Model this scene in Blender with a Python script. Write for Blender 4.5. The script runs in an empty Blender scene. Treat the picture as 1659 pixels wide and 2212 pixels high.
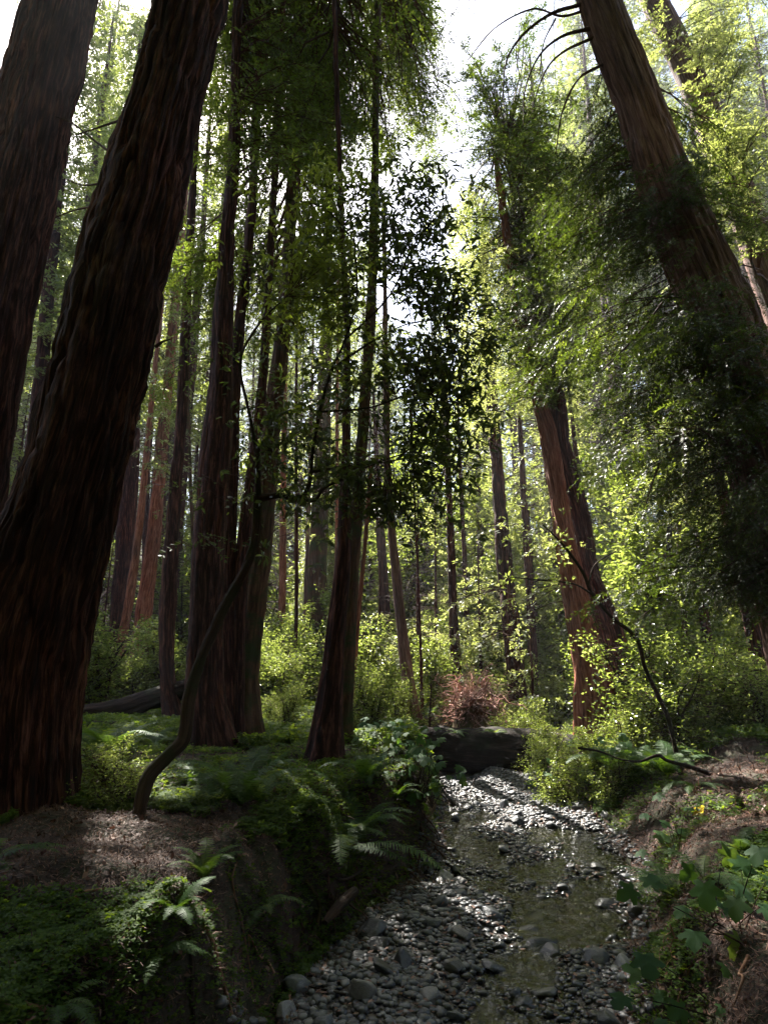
import bpy, math, random
import numpy as np
from mathutils import Vector, Matrix
R = math.radians
S = bpy.context.scene
COL = S.collection

# ------------------------------------------------------------------ camera
PW, PH, F = 1659.0, 2212.0, 1400.0          # layout units: photograph seen at 1659 x 2212, focal length 1400
PITCH = R(13.4)
cam = bpy.data.cameras.new('camera'); cam_o = bpy.data.objects.new('camera', cam); COL.objects.link(cam_o)
cam.sensor_fit = 'VERTICAL'; cam.sensor_height = 24; cam.lens = 24 * F / PH
cam.clip_start = .05; cam.clip_end = 600
cam_o.rotation_euler = (math.pi / 2 + PITCH, 0, 0)
S.camera = cam_o
# ------------------------------------------------------------------ sky, sun, exposure
SUN = Vector((-.332, .789, 1.004)).normalized()
EL = math.asin(SUN.z); AZ = math.atan2(SUN.x, SUN.y)
w = bpy.data.worlds.new('World'); S.world = w; w.use_nodes = True
nt = w.node_tree; sky = nt.nodes.new('ShaderNodeTexSky'); sky.sky_type = 'NISHITA'; sky.sun_disc = False
sky.sun_elevation = EL; sky.sun_rotation = AZ; sky.dust_density = 1.6; sky.ozone_density = 1.0
nt.links.new(sky.outputs[0], nt.nodes['Background'].inputs[0]); nt.nodes['Background'].inputs[1].default_value = .06
sl = bpy.data.lights.new('sun', 'SUN'); sl.energy = 5; sl.angle = R(.5); sl.color = (1, .95, .86)
so = bpy.data.objects.new('sun', sl); COL.objects.link(so); so.rotation_euler = SUN.to_track_quat('Z', 'Y').to_euler()
vs = S.view_settings; vs.view_transform = 'Standard'; vs.look = 'None'; vs.exposure = 2.85; vs.gamma = 1
cy = S.cycles
cy.max_bounces = 6; cy.diffuse_bounces = 3; cy.glossy_bounces = 2; cy.transmission_bounces = 3; cy.transparent_max_bounces = 6
cy.volume_bounces = 0; cy.caustics_reflective = False; cy.caustics_refractive = False; cy.sample_clamp_indirect = 4
cy.use_adaptive_sampling = True; cy.adaptive_threshold = .012
cy.use_denoising = True
try: cy.denoiser = 'OPENIMAGEDENOISE'
except Exception: pass

# ------------------------------------------------------------------ maths helpers
CP, SP = math.cos(PITCH), math.sin(PITCH)
def ray(px, py):
    u = (px - PW / 2) / F; v = (PH / 2 - py) / F
    return np.array([u, CP - v * SP, SP + v * CP])
def at(px, py, Y):
    d = ray(px, py); return d * (Y / d[1])
def scale_at(px, py, Y):                     # metres per layout pixel there
    return Y / ray(px, py)[1] / F
def sm(a, b, x):
    t = np.clip((x - a) / (b - a), 0, 1); return t * t * (3 - 2 * t)
def _h(ix, iy, iz):
    n = (ix.astype(np.int64) * 374761393 + iy.astype(np.int64) * 668265263 + iz.astype(np.int64) * 2147483647 * 3 + 1013904223) & 0xffffffff
    n = ((n ^ (n >> 13)) * 1274126177) & 0xffffffff
    n = ((n ^ (n >> 15)) * 2246822519) & 0xffffffff
    return ((n ^ (n >> 16)) & 0xffffff) / float(0xffffff)
def vn(x, y, z=0.0):
    x = np.asarray(x, float); y = np.asarray(y, float) + 0 * x; z = np.asarray(z, float) + 0 * x
    ix, iy, iz = np.floor(x), np.floor(y), np.floor(z)
    fx, fy, fz = x - ix, y - iy, z - iz
    fx, fy, fz = fx*fx*(3-2*fx), fy*fy*(3-2*fy), fz*fz*(3-2*fz)
    r = 0
    for a in (0, 1):
        for b in (0, 1):
            for c in (0, 1):
                r = r + _h(ix + a, iy + b, iz + c) * (fx if a else 1 - fx) * (fy if b else 1 - fy) * (fz if c else 1 - fz)
    return r * 2 - 1
def fbm(x, y, z=0.0, o=4):
    r = 0; a = 1; k = 1
    for i in range(o):
        r = r + a * vn(np.asarray(x) * k + 17 * i, np.asarray(y) * k, np.asarray(z) * k); a *= .5; k *= 2.03
    return r
def nrm(v):
    return v / np.maximum(np.linalg.norm(v, axis=-1, keepdims=True), 1e-9)

# ------------------------------------------------------------------ object helpers
def tag(o, label=None, cat=None, group=None, kind=None):
    if label: o['label'] = label
    if cat: o['category'] = cat
    if group: o['group'] = group
    if kind: o['kind'] = kind
    return o
def empty(name, loc, label=None, cat=None, group=None, rz=0):
    o = bpy.data.objects.new(name, None); COL.objects.link(o); o.empty_display_size = .2
    o.location = tuple(loc); o.rotation_euler = (0, 0, rz)
    return tag(o, label, cat, group)
def copy_tree(o, parent=None):
    c = o.copy(); COL.objects.link(c); c.parent = parent
    for ch in list(o.children): copy_tree(ch, c)
    return c
class Geo:
    def __init__(s): s.v = []; s.f = []; s.n = 0; s.var = []; s.bk = []; s.m = []
    def add(s, v, f, var=0.5, bk=None, mat=0):
        v = np.asarray(v, float).reshape(-1, 3); f = np.asarray(f, np.int64)
        s.v.append(v); s.f.append(f + s.n); s.n += len(v)
        s.var.append(np.broadcast_to(np.asarray(var, float), (len(v),)).copy())
        s.bk.append(v.copy() if bk is None else np.asarray(bk, float).reshape(-1, 3))
        s.m.append(np.full(len(f), mat, np.int32))
    def quads(s, q, var, mat=0):             # q (N,4,3), var (N,)
        if len(q) == 0: return
        n = len(q); s.add(q.reshape(-1, 3), np.arange(n * 4).reshape(n, 4), np.repeat(var, 4), mat=mat)
    def build(s, name, mats, parent=None, smooth=True, origin=None):
        V = np.concatenate(s.v)
        if origin is not None: V = V - np.asarray(origin)
        me = bpy.data.meshes.new(name)
        me.vertices.add(len(V)); me.vertices.foreach_set('co', V.astype(np.float32).ravel())
        idx = np.concatenate([f.ravel() for f in s.f]); tot = np.concatenate([np.full(len(f), f.shape[1]) for f in s.f])
        me.loops.add(len(idx)); me.loops.foreach_set('vertex_index', idx.astype(np.int32))
        st = np.concatenate([[0], np.cumsum(tot)[:-1]]).astype(np.int32)
        me.polygons.add(len(tot)); me.polygons.foreach_set('loop_start', st)
        me.polygons.foreach_set('material_index', np.concatenate(s.m))
        me.update(calc_edges=True)
        me.polygons.foreach_set('use_smooth', np.full(len(tot), bool(smooth)))
        a = me.attributes.new('var', 'FLOAT', 'POINT'); a.data.foreach_set('value', np.concatenate(s.var).astype(np.float32))
        a = me.attributes.new('bark', 'FLOAT_VECTOR', 'POINT'); a.data.foreach_set('vector', np.concatenate(s.bk).astype(np.float32).ravel())
        for m in (mats if isinstance(mats, (list, tuple)) else [mats]): me.materials.append(m)
        o = bpy.data.objects.new(name, me); COL.objects.link(o)
        if parent is not None: o.parent = parent
        return o

# ------------------------------------------------------------------ materials
def mat(name):
    m = bpy.data.materials.new(name); m.use_nodes = True; m.node_tree.nodes.clear(); return m, m.node_tree
def N(t, typ, **kw):
    n = t.nodes.new(typ)
    for k, v in kw.items():
        if k.startswith('i_'): n.inputs[int(k[2:]) if k[2:].isdigit() else k[2:].replace('_', ' ')].default_value = v
        else: setattr(n, k, v)
    return n
def ramp(t, fac, stops):
    n = t.nodes.new('ShaderNodeValToRGB'); e = n.color_ramp.elements
    while len(e) < len(stops): e.new(.5)
    for el, (p, c) in zip(e, stops): el.position = p; el.color = (*c, 1)
    if fac is not None: t.links.new(fac, n.inputs[0])
    return n.outputs[0]
def leaf_mat(name, cols, tcols, rough=.45, tr=.5, spec=.4):
    m, t = mat(name); L = t.links.new
    a = N(t, 'ShaderNodeAttribute', attribute_name='var')
    c1 = ramp(t, a.outputs['Fac'], cols); c2 = ramp(t, a.outputs['Fac'], tcols)
    p = N(t, 'ShaderNodeBsdfPrincipled'); L(c1, p.inputs['Base Color']); p.inputs['Roughness'].default_value = rough
    p.inputs['Specular IOR Level'].default_value = spec
    tl = N(t, 'ShaderNodeBsdfTranslucent'); L(c2, tl.inputs[0])
    mx = N(t, 'ShaderNodeMixShader', i_0=tr); L(p.outputs[0], mx.inputs[1]); L(tl.outputs[0], mx.inputs[2])
    o = N(t, 'ShaderNodeOutputMaterial'); L(mx.outputs[0], o.inputs[0]); return m
def bark_mat(name, dark, mid, light, moss=0.0, mosscol=(.035, .048, .014), scale=1.0, bump=.6, rough=.85):
    m, t = mat(name); L = t.links.new
    a = N(t, 'ShaderNodeAttribute', attribute_name='bark')
    mp = N(t, 'ShaderNodeMapping'); mp.inputs['Scale'].default_value = (40 * scale, 40 * scale, 2.2 * scale); L(a.outputs['Vector'], mp.inputs[0])
    n1 = N(t, 'ShaderNodeTexNoise', i_Scale=1.0, i_Detail=9.0, i_Roughness=.7, i_Distortion=.5); L(mp.outputs[0], n1.inputs['Vector'])
    mp2 = N(t, 'ShaderNodeMapping'); mp2.inputs['Scale'].default_value = (1.2, 1.2, .35); L(a.outputs['Vector'], mp2.inputs[0])
    n2 = N(t, 'ShaderNodeTexNoise', i_Scale=1.0, i_Detail=4.0); L(mp2.outputs[0], n2.inputs['Vector'])
    c = ramp(t, n1.outputs[0], [(.34, dark), (.5, mid), (.70, light)])
    c2 = N(t, 'ShaderNodeMixRGB', blend_type='MULTIPLY', i_0=.7); L(c, c2.inputs[1]); L(ramp(t, n2.outputs[0], [(.3, (.42, .40, .42)), (.7, (1.6, 1.05, .85))]), c2.inputs[2])
    col = c2.outputs[0]
    if moss > 0:
        n3 = N(t, 'ShaderNodeTexNoise', i_Scale=2.2, i_Detail=6.0, i_Roughness=.7); L(a.outputs['Vector'], n3.inputs['Vector'])
        f = ramp(t, n3.outputs[0], [(.62 - .35 * moss, (0, 0, 0)), (.74 - .3 * moss, (1, 1, 1))])
        c3 = N(t, 'ShaderNodeMixRGB'); L(f, c3.inputs[0]); L(col, c3.inputs[1]); c3.inputs[2].default_value = (*mosscol, 1); col = c3.outputs[0]
    b = N(t, 'ShaderNodeBump', i_Strength=bump, i_Distance=.05); L(n1.outputs[0], b.inputs['Height'])
    p = N(t, 'ShaderNodeBsdfPrincipled'); L(col, p.inputs['Base Color']); p.inputs['Roughness'].default_value = rough
    p.inputs['Specular IOR Level'].default_value = .2; L(b.outputs[0], p.inputs['Normal'])
    o = N(t, 'ShaderNodeOutputMaterial'); L(p.outputs[0], o.inputs[0]); return m

M = {}
M['bark'] = bark_mat('redwood_bark', (.005, .0025, .002), (.038, .015, .011), (.24, .125, .10), bump=1.0)
M['bark_red'] = bark_mat('red_redwood_bark', (.035, .014, .009), (.25, .105, .062), (.55, .33, .24), bump=1.0)
M['bark_grey'] = bark_mat('grey_bark', (.03, .022, .02), (.14, .095, .085), (.32, .26, .25), scale=.8)
M['bark_moss'] = bark_mat('mossy_bark', (.015, .010, .007), (.08, .05, .03), (.18, .13, .08), moss=.42)
M['bark_thin'] = bark_mat('smooth_mossy_bark', (.012, .009, .007), (.04, .028, .02), (.10, .08, .055), moss=.5, mosscol=(.024, .028, .010), scale=.7, bump=.3)
M['log'] = bark_mat('old_log', (.004, .003, .003), (.020, .014, .010), (.07, .05, .04), moss=.35, mosscol=(.014, .018, .006))
M['twig'] = bark_mat('twig', (.02, .012, .008), (.06, .036, .026), (.12, .08, .06), bump=.1)
M['deadwood'] = bark_mat('dead_red_wood', (.12, .07, .055), (.30, .19, .155), (.58, .46, .41), bump=.2)
M['palewood'] = bark_mat('pale_roots', (.08, .05, .03), (.22, .14, .09), (.4, .3, .2), bump=.2)
M['mossroot'] = bark_mat('mossy_root', (.03, .02, .01), (.075, .055, .025), (.16, .13, .06), moss=.6, mosscol=(.06, .062, .016))
M['needles'] = leaf_mat('redwood_needles', [(0, (.025, .052, .014)), (.6, (.05, .09, .02)), (1, (.08, .13, .03))],
                        [(0, (.06, .095, .01)), (.5, (.18, .24, .022)), (1, (.38, .44, .05))], tr=.5, spec=.25)
M['needles_dark'] = leaf_mat('dark_needles', [(0, (.020, .034, .013)), (.6, (.038, .060, .020)), (1, (.07, .10, .032))],
                        [(0, (.035, .062, .006)), (.6, (.12, .175, .015)), (1, (.33, .40, .035))], tr=.45, spec=.25)
M['far_needles'] = leaf_mat('far_needles', [(0, (.04, .065, .02)), (.5, (.07, .105, .03)), (1, (.11, .14, .05))],
                        [(0, (.17, .22, .035)), (.5, (.36, .42, .08)), (1, (.58, .60, .2))], tr=.5)
M['bay'] = leaf_mat('bay_laurel_leaves', [(0, (.05, .068, .04)), (.6, (.085, .11, .055)), (1, (.12, .15, .05))],
                        [(0, (.03, .055, .008)), (.6, (.10, .15, .015)), (1, (.45, .55, .04))], rough=.35, tr=.4, spec=.5)
M['broad'] = leaf_mat('broad_leaves', [(0, (.03, .06, .02)), (.6, (.06, .10, .03)), (1, (.10, .14, .05))],
                        [(0, (.13, .18, .02)), (.6, (.36, .45, .06)), (1, (.6, .64, .18))], rough=.26, tr=.5, spec=.5)
M['maple'] = leaf_mat('palmate_leaves', [(0, (.03, .075, .03)), (.7, (.05, .11, .04)), (1, (.08, .13, .05))],
                        [(0, (.08, .17, .02)), (.7, (.18, .33, .03)), (1, (.36, .46, .05))], rough=.6, tr=.5, spec=.15)
M['fern'] = leaf_mat('fern_fronds', [(0, (.03, .06, .018)), (.6, (.05, .10, .03)), (1, (.09, .13, .05))],
                        [(0, (.08, .15, .01)), (.6, (.18, .30, .02)), (1, (.34, .42, .04))], rough=.55, tr=.45, spec=.2)
M['sorrel'] = leaf_mat('sorrel_leaves', [(0, (.018, .040, .008)), (.6, (.045, .085, .012)), (1, (.09, .14, .022))],
                        [(0, (.06, .11, .008)), (.6, (.18, .27, .012)), (1, (.36, .46, .025))], rough=.6, tr=.45, spec=.15)
M['dry'] = leaf_mat('dry_litter', [(0, (.05, .022, .014)), (.6, (.12, .055, .035)), (1, (.28, .17, .12))],
                        [(0, (.05, .02, .01)), (.6, (.12, .05, .03)), (1, (.22, .12, .07))], rough=.6, tr=.2, spec=.3)
M['yellowleaf'] = leaf_mat('yellow_leaf', [(0, (.35, .24, .03)), (1, (.5, .36, .05))], [(0, (.5, .36, .03)), (1, (.6, .45, .05))])

def soil_mat():
    m, t = mat('soil'); L = t.links.new
    g = N(t, 'ShaderNodeNewGeometry')
    n1 = N(t, 'ShaderNodeTexNoise', i_Scale=3.0, i_Detail=8.0, i_Roughness=.7); L(g.outputs['Position'], n1.inputs['Vector'])
    n2 = N(t, 'ShaderNodeTexNoise', i_Scale=38.0, i_Detail=6.0, i_Roughness=.75); L(g.outputs['Position'], n2.inputs['Vector'])
    c = ramp(t, n2.outputs[0], [(.3, (.014, .008, .006)), (.55, (.05, .026, .018)), (.8, (.13, .075, .05))])
    c2 = N(t, 'ShaderNodeMixRGB'); L(ramp(t, n1.outputs[0], [(.45, (0, 0, 0)), (.6, (.75, .75, .75))]), c2.inputs[0]); L(c, c2.inputs[1])
    L(ramp(t, n2.outputs[0], [(.3, (.010, .016, .004)), (.7, (.045, .06, .014))]), c2.inputs[2])
    b = N(t, 'ShaderNodeBump', i_Strength=.9, i_Distance=.04); L(n2.outputs[0], b.inputs['Height'])
    p = N(t, 'ShaderNodeBsdfPrincipled'); L(c2.outputs[0], p.inputs['Base Color']); p.inputs['Roughness'].default_value = .9
    L(b.outputs[0], p.inputs['Normal'])
    L(p.outputs[0], N(t, 'ShaderNodeOutputMaterial').inputs[0]); return m
def bed_mat():
    m, t = mat('creek_gravel_bed'); L = t.links.new
    g = N(t, 'ShaderNodeNewGeometry')
    v = N(t, 'ShaderNodeTexVoronoi', i_Scale=34.0); L(g.outputs['Position'], v.inputs['Vector'])
    n1 = N(t, 'ShaderNodeTexNoise', i_Scale=1.2, i_Detail=4.0); L(g.outputs['Position'], n1.inputs['Vector'])
    c = ramp(t, v.outputs['Color'], [(.1, (.018, .015, .013)), (.5, (.042, .035, .03)), (.9, (.12, .105, .095))])
    c2 = N(t, 'ShaderNodeMixRGB', blend_type='MULTIPLY', i_0=.8); L(c, c2.inputs[1])
    L(ramp(t, n1.outputs[0], [(.35, (1, .84, .66)), (.65, (1, 1, 1))]), c2.inputs[2])
    b = N(t, 'ShaderNodeBump', i_Strength=.8, i_Distance=.02, invert=True); L(v.outputs['Distance'], b.inputs['Height'])
    p = N(t, 'ShaderNodeBsdfPrincipled'); L(c2.outputs[0], p.inputs['Base Color']); p.inputs['Roughness'].default_value = .5
    L(b.outputs[0], p.inputs['Normal'])
    L(p.outputs[0], N(t, 'ShaderNodeOutputMaterial').inputs[0]); return m
def water_mat():
    m, t = mat('creek_water'); L = t.links.new
    g = N(t, 'ShaderNodeNewGeometry')
    mp = N(t, 'ShaderNodeMapping'); mp.inputs['Scale'].default_value = (1, .6, 1); L(g.outputs['Position'], mp.inputs[0])
    n = N(t, 'ShaderNodeTexNoise', i_Scale=13.0, i_Detail=5.0, i_Roughness=.6, i_Distortion=.8); L(mp.outputs[0], n.inputs['Vector'])
    b = N(t, 'ShaderNodeBump', i_Strength=.9, i_Distance=.03); L(n.outputs[0], b.inputs['Height'])
    tr = N(t, 'ShaderNodeBsdfTransparent'); tr.inputs[0].default_value = (.5, .49, .38, 1)
    gl = N(t, 'ShaderNodeBsdfGlossy'); gl.inputs['Roughness'].default_value = .06; L(b.outputs[0], gl.inputs['Normal'])
    fr = N(t, 'ShaderNodeFresnel'); fr.inputs[0].default_value = 1.5; L(b.outputs[0], fr.inputs['Normal'])
    mx = N(t, 'ShaderNodeMixShader'); L(fr.outputs[0], mx.inputs[0]); L(tr.outputs[0], mx.inputs[1]); L(gl.outputs[0], mx.inputs[2])
    L(mx.outputs[0], N(t, 'ShaderNodeOutputMaterial').inputs[0]); return m
def stone_mat(name, hue=0):
    m, t = mat(name); L = t.links.new
    tc = N(t, 'ShaderNodeTexCoord'); oi = N(t, 'ShaderNodeObjectInfo')
    a = N(t, 'ShaderNodeAttribute', attribute_name='var')
    n = N(t, 'ShaderNodeTexNoise', i_Scale=6.0, i_Detail=6.0, i_Roughness=.65); L(tc.outputs['Object'], n.inputs['Vector'])
    ad = N(t, 'ShaderNodeMath', operation='ADD'); L(oi.outputs['Random'], ad.inputs[0]); L(a.outputs['Fac'], ad.inputs[1])
    fc = N(t, 'ShaderNodeMath', operation='FRACT'); L(ad.outputs[0], fc.inputs[0])
    c = ramp(t, fc.outputs[0], [(0, (.022, .024, .028)), (.25, (.048, .052, .060)), (.5, (.085, .09, .098)), (.7, (.055, .046, .042)), (.85, (.19, .185, .185)), (.93, (.08, .085, .095)), (1, (.03, .028, .028))])
    c2 = N(t, 'ShaderNodeMixRGB', blend_type='MULTIPLY', i_0=.8); L(c, c2.inputs[1]); L(ramp(t, n.outputs[0], [(.3, (.6, .6, .6)), (.7, (1.15, 1.15, 1.15))]), c2.inputs[2])
    # damp band just above the water line
    g = N(t, 'ShaderNodeNewGeometry'); sp = N(t, 'ShaderNodeSeparateXYZ'); L(g.outputs['Position'], sp.inputs[0])
    wet = N(t, 'ShaderNodeMapRange'); wet.inputs[1].default_value = -2.19; wet.inputs[2].default_value = -2.13; L(sp.outputs[2], wet.inputs[0])
    c3 = N(t, 'ShaderNodeMixRGB', blend_type='MULTIPLY', i_0=1.0); L(c2.outputs[0], c3.inputs[1]); L(ramp(t, wet.outputs[0], [(0, (.4, .38, .35)), (1, (1, 1, 1))]), c3.inputs[2])
    b = N(t, 'ShaderNodeBump', i_Strength=.3, i_Distance=.02); L(n.outputs[0], b.inputs['Height'])
    p = N(t, 'ShaderNodeBsdfPrincipled'); L(c3.outputs[0], p.inputs['Base Color']); L(b.outputs[0], p.inputs['Normal'])
    L(ramp(t, wet.outputs[0], [(0, (.18, .18, .18)), (1, (.45, .45, .45))]), p.inputs['Roughness'])
    L(p.outputs[0], N(t, 'ShaderNodeOutputMaterial').inputs[0]); return m
M['soil'] = soil_mat(); M['bed'] = bed_mat(); M['water'] = water_mat(); M['stone'] = stone_mat('creek_stone')

# ------------------------------------------------------------------ terrain
WZ = -2.2
def xL(y): return np.interp(y, [-6, 2, 4.7, 5.4, 6.0, 7.1, 8.5, 12.1, 15, 20, 30], [-1.6, -1.1, -.56, -.44, -.19, .19, .66, 1.05, 1.1, 3, 6])
def xR(y): return np.interp(y, [-6, 2, 4.7, 5.4, 7.6, 9.5, 11.3, 13, 15, 20, 30], [.6, .9, 1.5, 1.8, 2.7, 3.0, 3.1, 3.05, 3.3, 5, 7.6])
def xW(y): return np.interp(y, [2, 4.7, 5.4, 6.6, 8.3, 9.3, 10.5, 12, 14, 20, 30], [.5, .92, 1.1, 1.45, 1.5, 1.45, 1.35, 1.6, 2.0, 4, 7])
def height(x, y):
    x = np.asarray(x, float); y = np.asarray(y, float)
    nz = fbm(x * .9, y * .9, 3.3, 3)
    wob = .14 * vn(x * .3 + 5, y * 1.7, 8.)
    dl = xL(y) + wob - x; dr = x - xR(y) - wob
    fr = (x - xL(y)) / (xR(y) - xL(y))
    bar = .11 * (1 - sm(.38, .58, fr)) * (1 - sm(6.6, 7.6, y)) + .11 * sm(.25, .5, fr) * sm(9.6, 10.4, y) + .09 * sm(12.2, 12.8, y) + .05 * sm(.85, .97, fr)
    bed = WZ - .032 + bar + .055 * fbm(x * 1.8, y * 1.8, 1.1, 3)
    left = WZ + .05 + (.90 + .06 * nz) * sm(0, .5, dl) + .12 * sm(.5, 5, dl) + .05 * nz * sm(.2, 1, dl)
    left = left + .03 * fbm(x * 5, y * 5, 2., 2) * sm(.2, .8, dl) + .16 * fbm(x * 2.6, y * 2.6, 7., 3) * sm(.02, .2, dl) * (1 - sm(.4, .8, dl))
    right = WZ + .05 + (.55 + .08 * nz) * sm(0, .7, dr) + .55 * sm(.5, 3.2, dr) + .10 * nz * sm(.2, 1, dr) + .03 * fbm(x * 5, y * 5, 2., 2)
    z = np.where(dl > 0, left, np.where(dr > 0, right, bed))
    z = z + sm(9, 34, np.abs(x)) * 5.5 + sm(30, 120, y) * 16 + sm(34, 90, np.abs(x)) * 22
    z = z + sm(14, 30, y) * .12 * fbm(x * .3, y * .3, 9, 2)
    return z
def ground_hit(px, py):
    d = ray(px, py); t = np.linspace(1.5, 120, 9000); P = d[None, :] * t[:, None]
    h = height(P[:, 0], P[:, 1]); k = np.argmax(P[:, 2] < h)
    return P[k] if P[k, 2] < h[k] else P[-1]
xs = np.concatenate([-np.geomspace(170, 6, 60), np.linspace(-5.9, 6.5, 249), np.geomspace(6.6, 170, 60)])
ys = np.concatenate([np.linspace(-60, 1.6, 22), np.linspace(1.7, 16, 287), np.geomspace(16.1, 240, 90)])
GX, GY = np.meshgrid(xs, ys); GZ = height(GX, GY)
nx, ny = len(xs), len(ys)
ii = (np.arange(ny - 1)[:, None] * nx + np.arange(nx - 1)[None, :]).ravel()
fa = np.stack([ii, ii + 1, ii + 1 + nx, ii + nx], 1)
cx = (GX.ravel()[fa].mean(1)); cyy = (GY.ravel()[fa].mean(1))
isbed = (cx > xL(cyy)) & (cx < xR(cyy)) & (cyy < 30)
V = np.stack([GX.ravel(), GY.ravel(), GZ.ravel()], 1)
for nm, sel, mm in (('ground', ~isbed, M['soil']), ('creek_bed', isbed, M['bed'])):
    g = Geo(); f = fa[sel]; u, inv = np.unique(f, return_inverse=True); g.add(V[u], inv.reshape(-1, 4))
    tag(g.build(nm, mm), kind='structure')
g = Geo(); yy = np.linspace(-10, 30, 81); a = xL(yy) - .15; b = xR(yy) + .15
v = np.concatenate([np.stack([a, yy, np.full_like(yy, WZ)], 1), np.stack([b, yy, np.full_like(yy, WZ)], 1)])
k = np.arange(80); g.add(v, np.stack([k, k + 81, k + 82, k + 1], 1)); tag(g.build('water', M['water']), kind='structure')

# ------------------------------------------------------------------ tubes, trunks, sprays
def frame(T):
    up = np.array([0, 1., 0]) if abs(T[0][1]) < .8 else np.array([1., 0, 0])
    A = nrm(np.cross(T, up)); B = nrm(np.cross(T, A)); return A, B
def resample(P, r, n):
    P = np.asarray(P, float); r = np.asarray(r, float)
    s = np.concatenate([[0], np.cumsum(np.linalg.norm(np.diff(P, axis=0), axis=1))])
    # Catmull-Rom through the given points
    q = np.linspace(0, s[-1], n); k = np.clip(np.searchsorted(s, q, side='right') - 1, 0, len(s) - 2)
    u = ((q - s[k]) / (s[k + 1] - s[k]))[:, None]
    p1 = P[k]; p2 = P[k + 1]; p0 = P[np.maximum(k - 1, 0)]; p3 = P[np.minimum(k + 2, len(P) - 1)]
    m1 = (p2 - p0) / np.maximum(s[k + 1] - s[np.maximum(k - 1, 0)], 1e-6)[:, None] * (s[k + 1] - s[k])[:, None]
    m2 = (p3 - p1) / np.maximum(s[np.minimum(k + 2, len(P) - 1)] - s[k], 1e-6)[:, None] * (s[k + 1] - s[k])[:, None]
    out = (2*u**3-3*u**2+1)*p1 + (u**3-2*u**2+u)*m1 + (-2*u**3+3*u**2)*p2 + (u**3-u**2)*m2
    return out, np.interp(q, s, r), q
def tube(g, P, r, segs=8, n=None, disp=0, dscale=6., seed=0, flare=0, cap=False, matn=0, fine=0):
    n = n or max(3, len(P) * 3)
    C, rr, q = resample(P, r, n)
    T = nrm(np.gradient(C, axis=0)); A, B = frame(T)
    th = np.linspace(0, 2 * np.pi, segs, endpoint=False)
    c, s = np.cos(th)[None], np.sin(th)[None]; Q = q[:, None] + 0 * c
    rad = rr[:, None] + 0 * c
    R0 = float(np.mean(rr))
    if flare:
        lob = .55 + .45 * vn(c * 1.9 + seed, s * 1.9, 4.4 + 0 * c)
        rad = rad * (1 + flare * np.exp(-Q / (1.1 * R0 + .25)) * (.5 + lob)) * (1 + .10 * np.exp(-Q / 3) * vn(c * 2.5 + seed, s * 2.5, Q * .2))
    if disp:
        disp = min(disp, .14 * R0); rad = rad - .75 * disp
        X, Y = c * R0 * dscale, s * R0 * dscale
        n1 = vn(X + .5 * vn(X * .3, Y * .3, Q * .8 + seed), Y, Q * .8 + seed)
        n2 = vn(X * 2.3, Y * 2.3, Q * 1.9 + seed * 2)
        n3 = vn(c * 1.6, s * 1.6, Q * .9 + seed)
        n4 = vn(X * .5, Y * .5, Q * 2.5 + seed)
        rad = rad + disp * (2 * np.minimum(1, np.abs(n1) * 3.2) ** .6 - 1) + disp * .45 * (2 * np.minimum(1, np.abs(n2) * 3) - 1) + disp * 1.1 * n3 + disp * .5 * n4
        if fine:
            lump = fbm(c * 1.8 + seed, s * 1.8, Q * 1.3, 3) + .0 * Q
            plate = sm(.0, .06, np.mod(Q * .9 + 1.3 * vn(c * 4 + seed, s * 4, Q * .3), 1)) * (.5 + .5 * vn(X * .6, Y * .6, Q * .7 + 3))
            rad = rad + fine * vn(X * 2.6, Y * 2.6, Q * 5) + fine * 3.5 * np.maximum(0, vn(X * .9, Y * .9, Q * 11) - .15) + fine * 6 * np.sign(lump) * np.abs(lump) ** 1.3 + fine * 2.2 * plate
    Vv = C[:, None, :] + rad[..., None] * (A[:, None, :] * c[..., None] + B[:, None, :] * s[..., None])
    bk = np.stack([R0 * c + 0 * Q, R0 * s + 0 * Q, Q + seed * 3.1], -1)
    i = np.arange(n - 1)[:, None] * segs; j = np.arange(segs)[None]; j2 = (j + 1) % segs
    f = np.stack([i + j, i + j2, i + segs + j2, i + segs + j], -1).reshape(-1, 4)
    g.add(Vv.reshape(-1, 3), f, .5, bk.reshape(-1, 3), mat=matn)
    if cap:
        for e in (0, n - 1):
            k0 = g.n; ring = Vv[e]; cen = ring.mean(0)
            idx = np.arange(segs); g.add(np.vstack([ring, cen]), np.stack([idx, (idx + 1) % segs, np.full(segs, segs)], 1), .5, mat=matn)
    return C
def tubes_many(g, P, r, matn=0):             # P (B,n,3) r (B,n): thin three-sided stems, all at once
    Bn, n, _ = P.shape
    T = nrm(np.gradient(P, axis=1)); A = nrm(np.cross(T, np.array([.13, .21, .97]))); Bv = np.cross(T, A)
    th = np.arange(3) * 2 * np.pi / 3
    Vv = P[:, :, None, :] + r[:, :, None, None] * (A[:, :, None, :] * np.cos(th)[None, None, :, None] + Bv[:, :, None, :] * np.sin(th)[None, None, :, None])
    b = (np.arange(Bn) * n * 3)[:, None, None]; i = (np.arange(n - 1) * 3)[None, :, None]; j = np.arange(3)[None, None]; j2 = (j + 1) % 3
    f = np.stack([b + i + j, b + i + j2, b + i + 3 + j2, b + i + 3 + j], -1).reshape(-1, 4)
    g.add(Vv.reshape(-1, 3), f, .5, mat=matn)
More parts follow.
